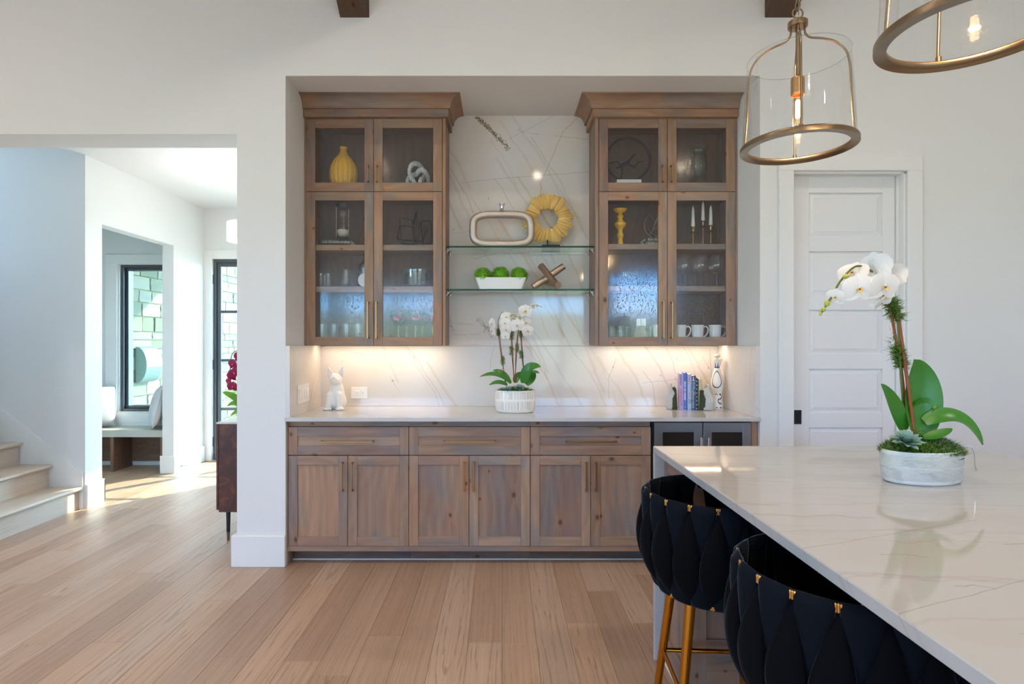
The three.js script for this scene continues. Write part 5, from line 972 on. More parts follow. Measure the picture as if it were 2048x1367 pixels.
{ // orchid on the counter
  const z = -0.27, o = [X(1030.5, z), CT, z], t = thing('potted_orchid', 'white orchids in a cream scratched-line oval pot on the cabinet counter', 'plant', o), q = (px, py, dz = 0) => P(px, py, z).sub(V(...o)).add(V(0, 0, dz)), L = (x, y, dz) => q(900 + x * 0.2049, 580 + y * 0.2048, dz);
  const H = q(0, 779).y, rx = 0.134, rz = 0.085;
  const pm = canvasTex(1024, 256, (g, w, h) => { g.fillStyle = '#f4efe6'; g.fillRect(0, 0, w, h); for (let i = 0; i < 420; i++) { const x = rr(0, w), a = rnd() < 0.5; g.globalAlpha = rr(0.25, 0.75); g.fillStyle = '#9a9a9c'; const y0 = a ? 8 : 118, y1 = a ? 98 : 214; g.fillRect(x, y0 + rr(0, 14), rr(1, 2.6), y1 - y0 - rr(0, 16)); } g.globalAlpha = 1; g.fillStyle = '#fbf8f2'; g.fillRect(0, 102, w, 9); });
  const pot = lathe(smooth([[0.8, 0], [0.9, 0.03], [0.985, 0.2], [1, 0.5], [0.99, 0.8], [0.965, 1]], 24).map(([r, y]) => [r * rx, y * H]), 60, 1, rz / rx);
  { const p = pot.attributes.position, uv = pot.attributes.uv; for (let i = 0; i < p.count; i++) uv.setY(i, p.getY(i) / H); }
  part(t, 'pot', pot, phy({ map: pm, roughness: 0.35, clearcoat: 0.3 }));
  part(t, 'pot_rim', lathe([[0.965 * rx, H], [0.93 * rx, H + 0.001], [0.91 * rx, H - 0.03], [0, H - 0.025]], 48, 1, rz / rx), M.white);
  part(t, 'pot_base', lathe([[0, 0], [0.8 * rx, 0]], 48, 1, rz / rx), M.white);
  part(t, 'moss', mossy(3600, onPot(0, H - 0.015, 0, rx * 0.9, rz * 0.9, 0.024), 0.014, 0.0014), M.moss).userData.kind = 'stuff';
  for (const [pts, wd3] of [[[L(595, 905), L(470, 760, 0.03), L(292, 838, 0.05)], 0.034], [[L(590, 900), L(520, 770, -0.01), L(415, 783, -0.03)], 0.034], [[L(560, 920, 0.02), L(470, 860, 0.06), L(383, 917, 0.07)], 0.03], [[L(720, 905), L(735, 700, 0.02), L(884, 742, 0.05)], 0.072], [[L(745, 920), L(830, 830, -0.02), L(795, 790, -0.05)], 0.06], [[L(640, 900), L(640, 830, -0.02), L(715, 800, -0.05)], 0.045], [[L(770, 900), L(800, 760, -0.03), L(878, 810, -0.04)], 0.03]]) part(t, 'leaf', leafGeo(...pts, wd3, V(0, 0.5, 1).normalize()), M.leaf);
  for (const [a, b] of [[L(540, 905, 0.01), L(468, 330, 0.0)], [L(626, 900, 0.0), L(600, 390, 0.01)], [L(632, 880, 0.015), L(666, 385, 0.02)], [L(728, 905, 0.0), L(692, 385, 0.0)]]) {
    part(t, 'stake', rod(a, b, 0.0032, 0.0028, 8), M.stake);
    part(t, 'stem', tube([a.clone().add(V(0.006, 0, -0.006)), a.clone().lerp(b, 0.5).add(V(-0.006, 0, 0.004)), b, b.clone().add(V(0.01, 0.05, 0.01)), b.clone().add(V(0.03, 0.08, 0.03))], 0.0022, 24, 6), M.stem);
  }
  const tuft = [[L(470, 380), L(475, 440)], [L(515, 640), L(520, 720)], [L(605, 400), L(600, 480)], [L(600, 545), L(602, 630)], [L(657, 520), L(658, 600)], [L(692, 380), L(695, 455)], [L(695, 590), L(698, 660)]];
  part(t, 'moss_tuft', tuft.map(([a, b]) => mossy(300, along(a, b, 0.011), 0.012, 0.0011)), M.moss).userData.kind = 'stuff';
  part(t, 'bud_stem', [tube([L(690, 250, 0.02), L(760, 190, 0.03), L(830, 145, 0.03), L(895, 165, 0.03)], 0.0016, 20, 6), tube([L(598, 330, 0.02), L(600, 245, 0.03), L(640, 240, 0.04)], 0.0016, 16, 6), tube([L(610, 275, 0.02), L(650, 285, 0.04), L(690, 280, 0.04), L(720, 300, 0.03)], 0.0016, 16, 6)], M.stem);
  for (const [x, y, s] of [[775, 180, 0.009], [848, 152, 0.0065], [888, 163, 0.004], [590, 250, 0.0065], [636, 250, 0.009], [640, 285, 0.007], [680, 290, 0.0075]]) { const p = L(x, y, 0.04); part(t, 'bud', ball(p.x, p.y, p.z, s, s * 1.15, s, 10, 8), M.bud); }
  for (const [x, y, s, yaw, pitch, dz] of [[415, 325, 0.085, -1.05, 0.1, 0.02], [418, 395, 0.085, -1.2, 0.15, 0.01], [548, 262, 0.08, 0.15, -0.2, 0.03], [538, 322, 0.078, -0.1, 0, 0.045], [545, 385, 0.08, 0.1, 0.1, 0.055], [540, 445, 0.06, -0.2, 0.2, 0.06], [655, 345, 0.1, 0, 0, 0.06], [732, 208, 0.098, 0.1, -0.1, 0.05], [680, 262, 0.07, 0.3, 0, 0.02], [738, 318, 0.085, 0.5, 0, 0.04], [755, 398, 0.085, 0.3, 0.1, 0.055], [805, 152, 0.05, 0.9, -0.2, 0.02]]) addBloom(t, whiteBloom, L(x, y, dz), yaw, pitch, rr(-0.15, 0.15), s);
  for (const [x, y, r] of [[562, 945, 0.03], [675, 935, 0.038]]) { const p = L(x, y, 0.05); part(t, 'succulent', rosette(r, 34).rotateX(0.5).translate(p.x, p.y - 0.012, p.z + 0.012), M.succulent); }
}
// ---------- island ----------
const islandStone = M.top.clone(); islandStone.color.set('#e6e6e6');
const IH = 0.93, IX0 = 0.665, IX1 = 2.02, IZ0 = 1.02, IZ1 = 4.4;
{
  const t = thing('kitchen_island', 'knotty alder island base with shaker panels beneath the stone top', 'island', [1.4, 0, 2.6]);
  const ez = 1.33, a = IX0 + 0.042, y1 = IH - 0.031;
  put(t, 'end_block', [cbox(a + 0.02, IX1 - 0.06, 0.0, y1, IZ0 + 0.026, ez - 0.02, { off: ro() })], alderIn);
  front(t, 'side_panel', 0, 0, 0, 0, 0); t.remove(t.children[t.children.length - 1]);
  const shaker = (geoms) => geoms;
  // face toward the stools (turned -x) and the face toward the camera
  put(t, 'end_face', [cbox(a, a + 0.02, 0.0, y1, IZ0 + 0.026, IZ0 + 0.085, { off: ro() }), cbox(a, a + 0.02, 0.0, y1, ez - 0.06, ez, { off: ro() }), cbox(a, a + 0.02, 0.0, 0.12, IZ0 + 0.085, ez - 0.06, { grain: 'z', off: ro() }), cbox(a, a + 0.02, y1 - 0.07, y1, IZ0 + 0.085, ez - 0.06, { grain: 'z', off: ro() }), cbox(a + 0.009, a + 0.02, 0.12, y1 - 0.07, IZ0 + 0.085, ez - 0.06, { off: ro() })], alder());
  const p0 = a + 0.02, ps = 0.062, pw = 0.46;
  put(t, 'camera_face', [cbox(p0, p0 + ps, 0.0, y1, ez - 0.02, ez, { off: ro() }), cbox(p0 + ps + pw, p0 + 2 * ps + pw, 0.0, y1, ez - 0.02, ez, { off: ro() }), cbox(p0 + ps, p0 + ps + pw, 0.0, 0.24, ez - 0.02, ez, { grain: 'x', off: ro() }), cbox(p0 + ps, p0 + ps + pw, y1 - 0.07, y1, ez - 0.02, ez, { grain: 'x', off: ro() })], alders[3]);
  put(t, 'inset_panel', cbox(p0 + ps, p0 + ps + pw, 0.24, y1 - 0.07, ez - 0.02, ez - 0.009, { off: ro() }), alders[2]);
  put(t, 'shoe_trim', [B(a - 0.006, a, 0, 0.012, IZ0 + 0.03, ez + 0.006), B(a - 0.006, p0 + 0.6, 0, 0.012, ez, ez + 0.006)], M.trim);
  put(t, 'body', cbox(p0 + 2 * ps + pw, IX1 - 0.04, 0, y1, ez - 0.3, IZ1 - 0.05, { off: ro() }), alders[1]);
  const c = thing('island_countertop', 'pale veined stone island top with a waterfall end', 'countertop', [1.4, 0, 2.6]);
  const lay = (g) => { const p = g.attributes.position, u = g.attributes.uv; for (let i = 0; i < p.count; i++) u.setXY(i, p.getX(i) + 0.3, p.getZ(i) + p.getY(i)); return g; };
  put(c, 'top_slab', lay(cbox(IX0, IX1, IH - 0.03, IH, IZ0, IZ1, { c: 0.003 })), islandStone);
  put(c, 'waterfall_panel', cbox(IX0, IX1, 0, IH - 0.0305, IZ0, IZ0 + 0.025, { c: 0.002 }), islandStone);
}
{ // orchid on the island
  const z = 1.645, o = [X(1843, z), IH, z], t = thing('potted_orchid', 'tall single-stem white orchid in a white herringbone oval pot on the island', 'plant', o), q = (px, py, dz = 0) => P(px, py, z).sub(V(...o)).add(V(0, 0, dz)), L = (x, y, dz) => q(1620 + x * 0.3656, 490 + y * 0.3658, dz);
  const H = 0.105, rx = 0.137, rz = 0.085;
  const pm = tex(1024, 256, (u, v) => { const band = v < 0.14 ? -1 : v < 0.52 ? 0 : v < 0.56 ? -1 : v < 0.88 ? 1 : -1, x = u * 64 + (band === 0 ? v : -v) * 26; let n = band < 0 ? 190 : 120 + 110 * sst(0.1, 0.3, Math.abs((x % 1 + 1) % 1 - 0.5)); if (Math.abs(v - 0.54) < 0.015 || Math.abs(v - 0.9) < 0.012 || Math.abs(v - 0.95) < 0.012) n = 90; n -= 30 * fbm(u, v, 30, 12, 3); return [n, n, n]; }, { srgb: false });
  const pc = tex(512, 128, (u, v) => mixc([226, 232, 229], [196, 203, 200], sst(0.55, 0.8, fbm(u, v, 22, 8, 4, 5)) * 0.5));
  const pot = lathe(smooth([[0.86, 0], [0.93, 0.05], [0.99, 0.4], [1, 0.75], [0.985, 1]], 30).map(([r, y]) => [r * rx, y * H]), 96, 1, rz / rx);
  { const p = pot.attributes.position, uv = pot.attributes.uv; for (let i = 0; i < p.count; i++) uv.setY(i, p.getY(i) / H); }
  part(t, 'pot', pot, std({ map: pc, roughness: 0.5, bumpMap: pm, bumpScale: 0.004 })).rotation.y = 0.18;
  part(t, 'pot_rim', lathe([[0.985 * rx, H], [0.955 * rx, H + 0.002], [0.93 * rx, H - 0.02], [0, H - 0.02]], 60, 1, rz / rx), M.white).rotation.y = 0.18;
  part(t, 'pot_base', lathe([[0, 0], [0.86 * rx, 0]], 60, 1, rz / rx), M.white).rotation.y = 0.18;
  part(t, 'wire_handle', tube([[0.112, H + 0.012, 0.02], [0.14, H + 0.012, 0.03], [0.148, H - 0.012, 0.032], [0.152, H - 0.05, 0.03], [0.158, H - 0.066, 0.028]], 0.002, 40, 8), M.chrome);
  part(t, 'moss', mossy(9000, onPot(0, H - 0.012, 0, rx * 0.93, rz * 0.93, 0.048), 0.013, 0.0012), M.moss).userData.kind = 'stuff';
  part(t, 'moss_bed', lathe([[0, 0.045], [0.4 * rx, 0.036], [0.75 * rx, 0.016], [0.93 * rx, -0.012]], 30, 1, rz / rx).translate(0, H - 0.012, 0), M.soil);
  const base1 = L(528, 1010), top1 = L(428, 290), base2 = L(550, 1045, 0.02), top2 = L(470, 300, 0.0);
  part(t, 'stake', tube([base2, L(515, 740, 0.015), L(487, 500, 0.01), top2], 0.0052, 40, 8), M.stake);
  part(t, 'stake', tube([L(530, 1000, 0.0), L(505, 720, 0.0), L(462, 470, 0.0), L(445, 370, 0.0), top1], 0.0042, 40, 8), M.stake);
  part(t, 'stem', tube([L(524, 1000, -0.004), L(490, 700, 0.006), L(475, 480, 0.008), L(450, 300, 0.008), L(400, 205, 0.0), L(350, 140, -0.01), L(270, 110, -0.01), L(170, 190, 0.0), L(110, 280, 0.01), L(48, 375, 0.01)], 0.0034, 80, 8), M.stem);
  part(t, 'moss_tuft', [mossy(1100, along(L(440, 295), L(478, 405), 0.021), 0.014, 0.0012), mossy(1000, along(L(470, 555), L(505, 665), 0.018), 0.014, 0.0012), mossy(40, along(L(445, 470), L(460, 560), 0.006), 0.02, 0.001), mossy(40, along(L(545, 1000, 0.02), L(560, 1050, 0.02), 0.01), 0.02, 0.001)], M.moss).userData.kind = 'stuff';
  for (const [pts, w, up] of [
    [[L(515, 1010), L(440, 850, 0.02), L(335, 750, 0.05)], 0.05, V(-0.3, 0.5, 0.9)], [[L(575, 1030, 0.02), L(640, 760, -0.02), L(560, 622, 0.01)], 0.125, V(0, 0.2, 1)],
    [[L(600, 960, 0.02), L(770, 850, 0.05), L(835, 1065, 0.08)], 0.06, V(0.1, 0.7, 0.7)], [[L(572, 1040, 0.04), L(640, 1020, 0.06), L(700, 985, 0.06)], 0.034, V(0, 0.8, 0.6)], [[L(560, 1000, 0.0), L(620, 860, -0.02), L(672, 880, 0.02)], 0.09, V(0.3, 0.2, 1)]]) part(t, 'leaf', leafGeo(...pts, w, up.normalize(), 0.3), M.leaf);
  for (const [x, y, s, yaw, pitch, dz, k] of [
    [215, 245, 0.102, -0.25, 0.1, 0.05], [335, 235, 0.105, 0.1, 0.15, 0.06], [345, 275, 0.1, 0.15, 0.25, 0.04], [120, 285, 0.06, -0.9, 0.3, 0.02], [255, 150, 0.1, -0.9, -0.5, -0.02], [360, 115, 0.1, 2.4, -0.1, 0.0], [395, 120, 0.1, 0.9, -0.3, -0.03], [470, 165, 0.1, 2.2, 0.0, -0.02], [365, 310, 0.08, 0.9, 0.6, 0.02]]) addBloom(t, whiteBloom, L(x, y, dz), yaw, pitch, rr(-0.2, 0.2), s);
  for (const [x, y, sx, sy] of [[185, 172, 0.011, 0.008], [82, 318, 0.009, 0.0105], [62, 350, 0.0075, 0.008], [46, 374, 0.005, 0.006]]) { const p = L(x, y, 0.012); part(t, 'bud', ball(p.x, p.y, p.z, sx, sy, sx * 0.9, 14, 10), M.bud); }
  const sp = L(455, 1040, 0.06); part(t, 'succulent', rosette(0.05, 44).rotateX(0.45).rotateZ(0.12).translate(sp.x, sp.y - 0.012, sp.z), M.succulent);
}
// ---------- bar stools ----------
function stool(label) {
  const t = thing('bar_stool', label, 'stool', [0, 0, 0], 'woven black velvet bar stools'), yb = 0.535, yt = 0.875, N = 13, a0 = Math.PI - 1.02 * 2.35, step = 2.35 * 2 * 1.02 / N;
  const R = (v) => 0.212 + 0.05 * Math.sin(Math.PI * clamp(0.12 + 0.62 * v)) - 0.03 * Math.pow(1 - v, 4);   // v from bottom 0 to rim 1
  const drop = (a) => 0.06 * Math.pow(sst(1.6, 2.5, Math.abs(a - Math.PI)), 1.2);                                  // rim falls toward the front
  // ribbon of padded velvet; width, radial lift and thickness vary along it
  const ribbon = (ac, lean, width, lift, thick, v0, v1) => {
    const n = 26, m = 16, pos = [], idx = [];
    for (let j = 0; j <= n; j++) { const s = j / n, v = mixn(v0, v1, s), w = width(s), th = thick(s), l = lift(s); for (let i = 0; i < m; i++) { const b = i / m * 2 * Math.PI, q = Math.cos(b), a = ac + lean * (s - 0.5) + q * w / 2, bow = Math.sin(b) * th * (Math.sin(b) > 0 ? 1 : 0.8), r = R(v) + l + bow; pos.push(r * Math.cos(a), mixn(yb, yt - drop(a), v), r * Math.sin(a)); } }
    for (let j = 0; j < n; j++) for (let i = 0; i < m; i++) { const a = j * m + i, b = j * m + (i + 1) % m, c = a + m, d = b + m; idx.push(a, c, b, b, c, d); }
    for (const j of [0, n]) { const c = pos.length / 3; let cx = [0, 0, 0]; for (let i = 0; i < m; i++) for (let k = 0; k < 3; k++) cx[k] += pos[(j * m + i) * 3 + k] / m; pos.push(...cx); for (let i = 0; i < m; i++) j ? idx.push(c, j * m + (i + 1) % m, j * m + i) : idx.push(c, j * m + i, j * m + (i + 1) % m); }
    const g = new THREE.BufferGeometry(); g.setAttribute('position', new THREE.Float32BufferAttribute(pos, 3)); g.setIndex(idx); g.computeVertexNormals(); return g;
  };
  const rnd1 = (s) => Math.sqrt(clamp(1 - Math.pow(1 - clamp(Math.min(s, 1 - s) / 0.07), 2)));
  for (let i = 0; i < N; i++) {
    const ac = a0 + (i + 0.5) * step;
    part(t, 'back_strap', ribbon(ac, -0.08, (s) => step * (0.4 + 0.62 * Math.pow(Math.abs(2 * s - 1), 1.1)), (s) => 0.004 - 0.014 * (1 - Math.abs(2 * s - 1)) + 0.004 * s, (s) => 0.004 + 0.017 * rnd1(s) * (0.55 + 0.45 * Math.abs(2 * s - 1)), 0.0, 1.0), M.velvet);
  }
  for (let i = 1; i < N; i++) {
    const ac = a0 + i * step;
    part(t, 'front_strap', ribbon(ac, -0.1, (s) => step * (0.1 + 0.9 * Math.pow(Math.sin(Math.PI * Math.pow(s, 0.78)), 1.1)), (s) => -0.006 + 0.024 * Math.pow(Math.sin(Math.PI * Math.pow(s, 0.8)), 0.8), (s) => 0.003 + 0.017 * Math.pow(Math.sin(Math.PI * s), 0.6), 0.02, 0.97), M.velvetDark);
    const cl = (v, l, h) => { const y = mixn(yb, yt - drop(ac), v), r = R(v) + l; const g = [-1, 0, 1].map((k) => new THREE.CapsuleGeometry(0.0035, h, 4, 8).translate(r, y, k * 0.0055)); return merge(g).rotateY(-ac + (v > 0.9 ? 0.04 : -0.04)); };
    part(t, 'gold_clip', [cl(0.965, 0.0095, 0.014)], M.clipGold);
    if (i % 2) part(t, 'gold_clip', cl(0.035, 0.008, 0.008), M.clipGold);
  }
  for (let i = 0; i < N; i++) { const ac = a0 + (i + 0.5) * step; part(t, 'gold_clip', [-1, 1].map((k) => new THREE.CapsuleGeometry(0.004, 0.014, 4, 8).rotateZ(Math.PI / 2).rotateY(Math.PI / 2).translate(R(0.47) + 0.006, mixn(yb, yt, 0.47) + k * 0.005, 0).rotateY(-ac)), M.clipGold); }
  part(t, 'seat_cushion', lathe(smooth([[0, 0.665], [0.12, 0.664], [0.185, 0.655], [0.203, 0.63], [0.203, 0.57], [0.19, 0.545], [0, 0.54]], 40), 48), M.velvet);
  part(t, 'seat_band', lathe(smooth([[0.15, 0.528], [0.185, 0.531], [0.203, 0.542], [0.205, 0.556], [0.19, 0.575]], 20), 56), M.velvet);
  part(t, 'seat_underside', lathe([[0, 0.527], [0.15, 0.528]], 40), M.black);
  const foot = [], top = [];
  for (const [sx, sz] of [[-1, -1], [-1, 1], [1, -1], [1, 1]]) { const a = V(sx * 0.125, 0.54, sz * 0.13), b = V(sx * 0.19, 0.0, sz * 0.19); top.push(a); foot.push(b); const l = part(t, 'leg', rod(b.clone().add(V(0, 0.008, 0)), a, 0.0145, 0.02, 6), M.gold); part(l, 'foot_pad', new THREE.CylinderGeometry(0.013, 0.013, 0.008, 10).translate(b.x, 0.004, b.z), M.black); }
  const at = (i, y) => top[i].clone().lerp(foot[i], (0.54 - y) / 0.54);
  for (const [i, j] of [[0, 1], [1, 3], [3, 2], [2, 0]]) part(t, 'footrest_bar', rod(at(i, 0.24), at(j, 0.24), 0.0085, 0.0085, 12), M.gold);
  return t;
}
{
  const a = stool('woven black velvet bar stool farther from the camera, near the island corner');
  a.scale.set(0.885, 1, 0.885); a.position.set(0.735, 0, 1.55); a.rotation.y = -0.06;
  copyOf(a, [0.79, 0, 2.21], 0.02, 'woven black velvet bar stool nearer the camera, cut off by the photo edge');
}
// ---------- pendants ----------
{
  const t = thing('pendant_lamp', 'brass and clear glass bell pendant hanging whole in view above the island', 'pendant', [0, 0, 0], 'brass and glass pendants over the island'), yb = 2.057, R = 0.186;
  part(t, 'ring', lathe([[R, yb], [R, yb + 0.014], [R - 0.004, yb + 0.019], [R - 0.022, yb + 0.019], [R - 0.026, yb + 0.015], [R - 0.026, yb], [R, yb]], 90), M.brass);
  part(t, 'glass_shade', lathe([[0.1785, yb + 0.019], [0.1735, yb + 0.12], [0.166, yb + 0.24], [0.162, 2.372]], 90), M.seededClear);
  part(t, 'glass_rim', new THREE.TorusGeometry(0.162, 0.0011, 6, 90).rotateX(Math.PI / 2).translate(0, 2.372, 0), M.smokeGlass);
  for (let k = 0; k < 4; k++) {
    const a = 0.42 + k * Math.PI / 2, q = ([r, y]) => V(r * Math.cos(a), y, r * Math.sin(a));
    const r = part(t, 'arm', tube([[0.022, 2.478], [0.023, 2.455], [0.036, 2.438], [0.075, 2.425], [0.115, 2.405], [0.145, 2.368], [0.156, 2.32], [0.162, 2.2], [0.17, yb + 0.02]].map(q), 0.0036, 70, 8), M.brass);
    const p = q([0.166, yb + 0.022]); part(r, 'arm_foot', new THREE.CylinderGeometry(0.0065, 0.0065, 0.012, 10).translate(p.x, p.y, p.z), M.brass);
  }
  part(t, 'hub', lathe([[0, 2.478], [0.031, 2.478], [0.032, 2.481], [0.032, 2.497], [0.029, 2.5], [0.008, 2.502], [0.007, 2.512], [0, 2.513]], 40), M.brass);
  part(t, 'stem', rod(V(0, 2.3, 0), V(0, 2.48, 0), 0.0068), M.brass);
  part(t, 'socket', lathe([[0, 2.31], [0.008, 2.312], [0.02, 2.305], [0.022, 2.298], [0.022, 2.25], [0.0215, 2.243], [0.018, 2.243]], 30), std({ color: '#c39a6b', metalness: 1, roughness: 0.35 }));
  part(t, 'bulb', lathe(smooth([[0.011, 2.244], [0.015, 2.235], [0.0165, 2.2], [0.0155, 2.16], [0.009, 2.143], [0, 2.139]], 24), 24), phy({ color: '#fff6e6', roughness: 0.0, transmission: 1, thickness: 0, ior: 1.3 }));
  part(t, 'filament', [new THREE.CapsuleGeometry(0.0075, 0.05, 6, 12).translate(0, 2.195, 0)], std({ color: '#ffe9c4', emissive: '#ffd49a', emissiveIntensity: 14 }));
  part(t, 'loop', new THREE.TorusGeometry(0.0175, 0.0028, 10, 36).translate(0, 2.528, 0), M.brass);
  const links = []; const ceil = (z) => 3.62 + 0.68 * (z < 3.6 ? z : 7.2 - z);
  const link = (y, r) => new THREE.TorusGeometry(0.0095, 0.0021, 8, 24).scale(1, 1.9, 1).rotateY(r).translate(0, y, 0);
  for (let y = 2.555, k = 0; y < ceil(1.54) - 0.02; y += 0.0315, k++) links.push(link(y, k % 2 ? 0.4 : 0.4 + Math.PI / 2));
  part(t, 'chain', links, M.brass);
  part(t, 'cord', rod(V(0.002, 2.52, 0.002), V(0.002, ceil(1.54), 0.002), 0.0016, 0.0016, 6), M.steel);
  part(t, 'canopy', lathe([[0.06, ceil(1.54) + 0.03], [0.062, ceil(1.54) - 0.03], [0.05, ceil(1.54) - 0.045], [0, ceil(1.54) - 0.045]], 30), M.brass);
  t.position.set(1.03, 0, 1.54);
  const u = copyOf(t, [1.03, 0, 2.28], 0.15, 'brass and clear glass bell pendant cut off by the top right photo edge');
  // its chain is longer: the ceiling is higher here
  const more = []; for (let y = ceil(1.54) - 0.03, k = 0; y < ceil(2.28) - 0.02; y += 0.0315, k++) more.push(link(y, k % 2 ? 0.4 : 0.4 + Math.PI / 2));
  part(u, 'chain', more, M.brass);
  u.children.find((c) => c.name === 'canopy').position.y += ceil(2.28) - ceil(1.54);
  for (const z of [1.54, 2.28]) { const l = new THREE.PointLight('#ffdcb0', PENDANT); l.name = 'pendant_light'; l.position.set(1.03, 2.195, z); l.castShadow = true; l.shadow.radius = 0.4; scene.add(l); }
}
// ---------- hall ----------
{ // stairs
  const t = structure('stairs', 'pale oak stairs climbing to the left beside the grey wall', 'stairs'), rise = 0.186, run = 0.245, x0 = X(168, -1.22) - 0.0;
  for (let i = 0; i < 7; i++) {
    const x = x0 - i * run, y = (i + 1) * rise, m = oakPale;
    put(t, 'tread', [cbox(x - run - 0.04, x - 0.012, y - 0.028, y, -1.2, -0.256, { c: 0.003, grain: 'z', off: ro() }), new THREE.CylinderGeometry(0.014, 0.014, 0.944, 12).rotateX(Math.PI / 2).translate(x - 0.012, y - 0.014, -0.728)], m);
    put(t, 'riser', cbox(x - 0.05, x - 0.03, y - rise, y - 0.028, -1.2, -0.256, { grain: 'z', off: ro() }), oakPale);
  }
}
{ // bench
  const t = thing('nook_bench', 'grey stained built-in bench below the nook window', 'bench', [-4.15, 0, -2.7]), z0 = -2.55, z1 = -2.878, bx0 = -4.715, bx1 = -3.61, top = 0.447, m = std({ color: '#b9b9ae', roughness: 0.5, bumpMap: alderTex, bumpScale: 0.0005 });
  put(t, 'seat_board', cbox(bx0, bx1, top - 0.012, top, z1, z0 - 0.012, { grain: 'x', off: ro(), c: 0.002 }), m);
  put(t, 'apron', cbox(bx0, bx1, top - 0.075, top, z0 - 0.012, z0, { grain: 'x', off: ro() }), m);
  for (const x of [X(222, z0), bx0 + 0.02, bx1 - 0.02]) put(t, 'divider', cbox(x - 0.017, x + 0.017, 0, top - 0.012, z1, z0 - 0.013, { off: ro() }), alderIn);
  put(t, 'back_board', cbox(bx0, bx1, 0.05, top - 0.012, z1 - 0.015, z1, { grain: 'x', off: ro() }), alderIn);
}
function cushion(w, h, d, seed2) {
  const side = (s) => grid(26, 26, (u, v) => { const a = (u - 0.5) * 2, b = (v - 0.5) * 2, e = (1 - Math.pow(Math.abs(a), 2.6)) * (1 - Math.pow(Math.abs(b), 2.6)), pin = 1 - 0.1 * (1 - Math.abs(a)) * 0 - 0.07 * (1 - a * a) * Math.abs(b) ** 3, pin2 = 1 - 0.07 * (1 - b * b) * Math.abs(a) ** 3; return [a * w / 2 * pin2 * s, b * h / 2 * pin, s * (d / 2 * Math.pow(Math.max(0, e), 0.55) + 0.006 * (fbm(u, v, 3, 3, 3, seed2) - 0.5) * e)]; });
  return merge(side(1), side(-1));
}
{
  const place = (label, pos, rot, w, h, g) => { const t = thing('cushion', label, 'cushion', pos, g); const c = part(t, 'pad', cushion(w, h, 0.15, 5), M.linen); c.rotation.set(...rot, 'YXZ'); const pts = []; for (let i = 0; i < 40; i++) { const a = i / 40 * 4, k = Math.floor(a), f = (a - k) * 2 - 1, q = [[f, -1], [1, f], [-f, 1], [-1, -f]][k]; pts.push(V(q[0] * w / 2 * (1 - 0.07 * (1 - q[1] * q[1])), q[1] * h / 2 * (1 - 0.07 * (1 - q[0] * q[0])), 0)); } part(c, 'piping', tube(pts, 0.004, 120, 6, true), M.linen); return t; };
  place('grey quilted cushion leaning at the right end of the nook bench', [X(318, -2.7), 0.447 + 0.24, -2.68], [-0.2, -1.05, 0.1], 0.46, 0.46, 'nook cushions');
  place('sunlit grey cushion leaning at the left end of the nook bench', [X(190, -2.7), 0.447 + 0.235, -2.67], [-0.15, 1.0, -0.05], 0.45, 0.45, 'nook cushions');
}
{ // door stop
  const t = thing('door_stop', 'small spring door stop on the hall baseboard', 'door stop', [HX + 0.018, 0.055, -2.62]);
  part(t, 'spring', rod(V(0, 0, 0), V(0.075, 0, 0), 0.0055, 0.0055, 10), M.steel); part(t, 'mount', new THREE.CylinderGeometry(0.015, 0.015, 0.006, 16).rotateZ(Math.PI / 2).translate(0.003, 0, 0), M.steel); part(t, 'tip', new THREE.CylinderGeometry(0.008, 0.008, 0.012, 12).rotateZ(Math.PI / 2).translate(0.08, 0, 0), M.white);
}
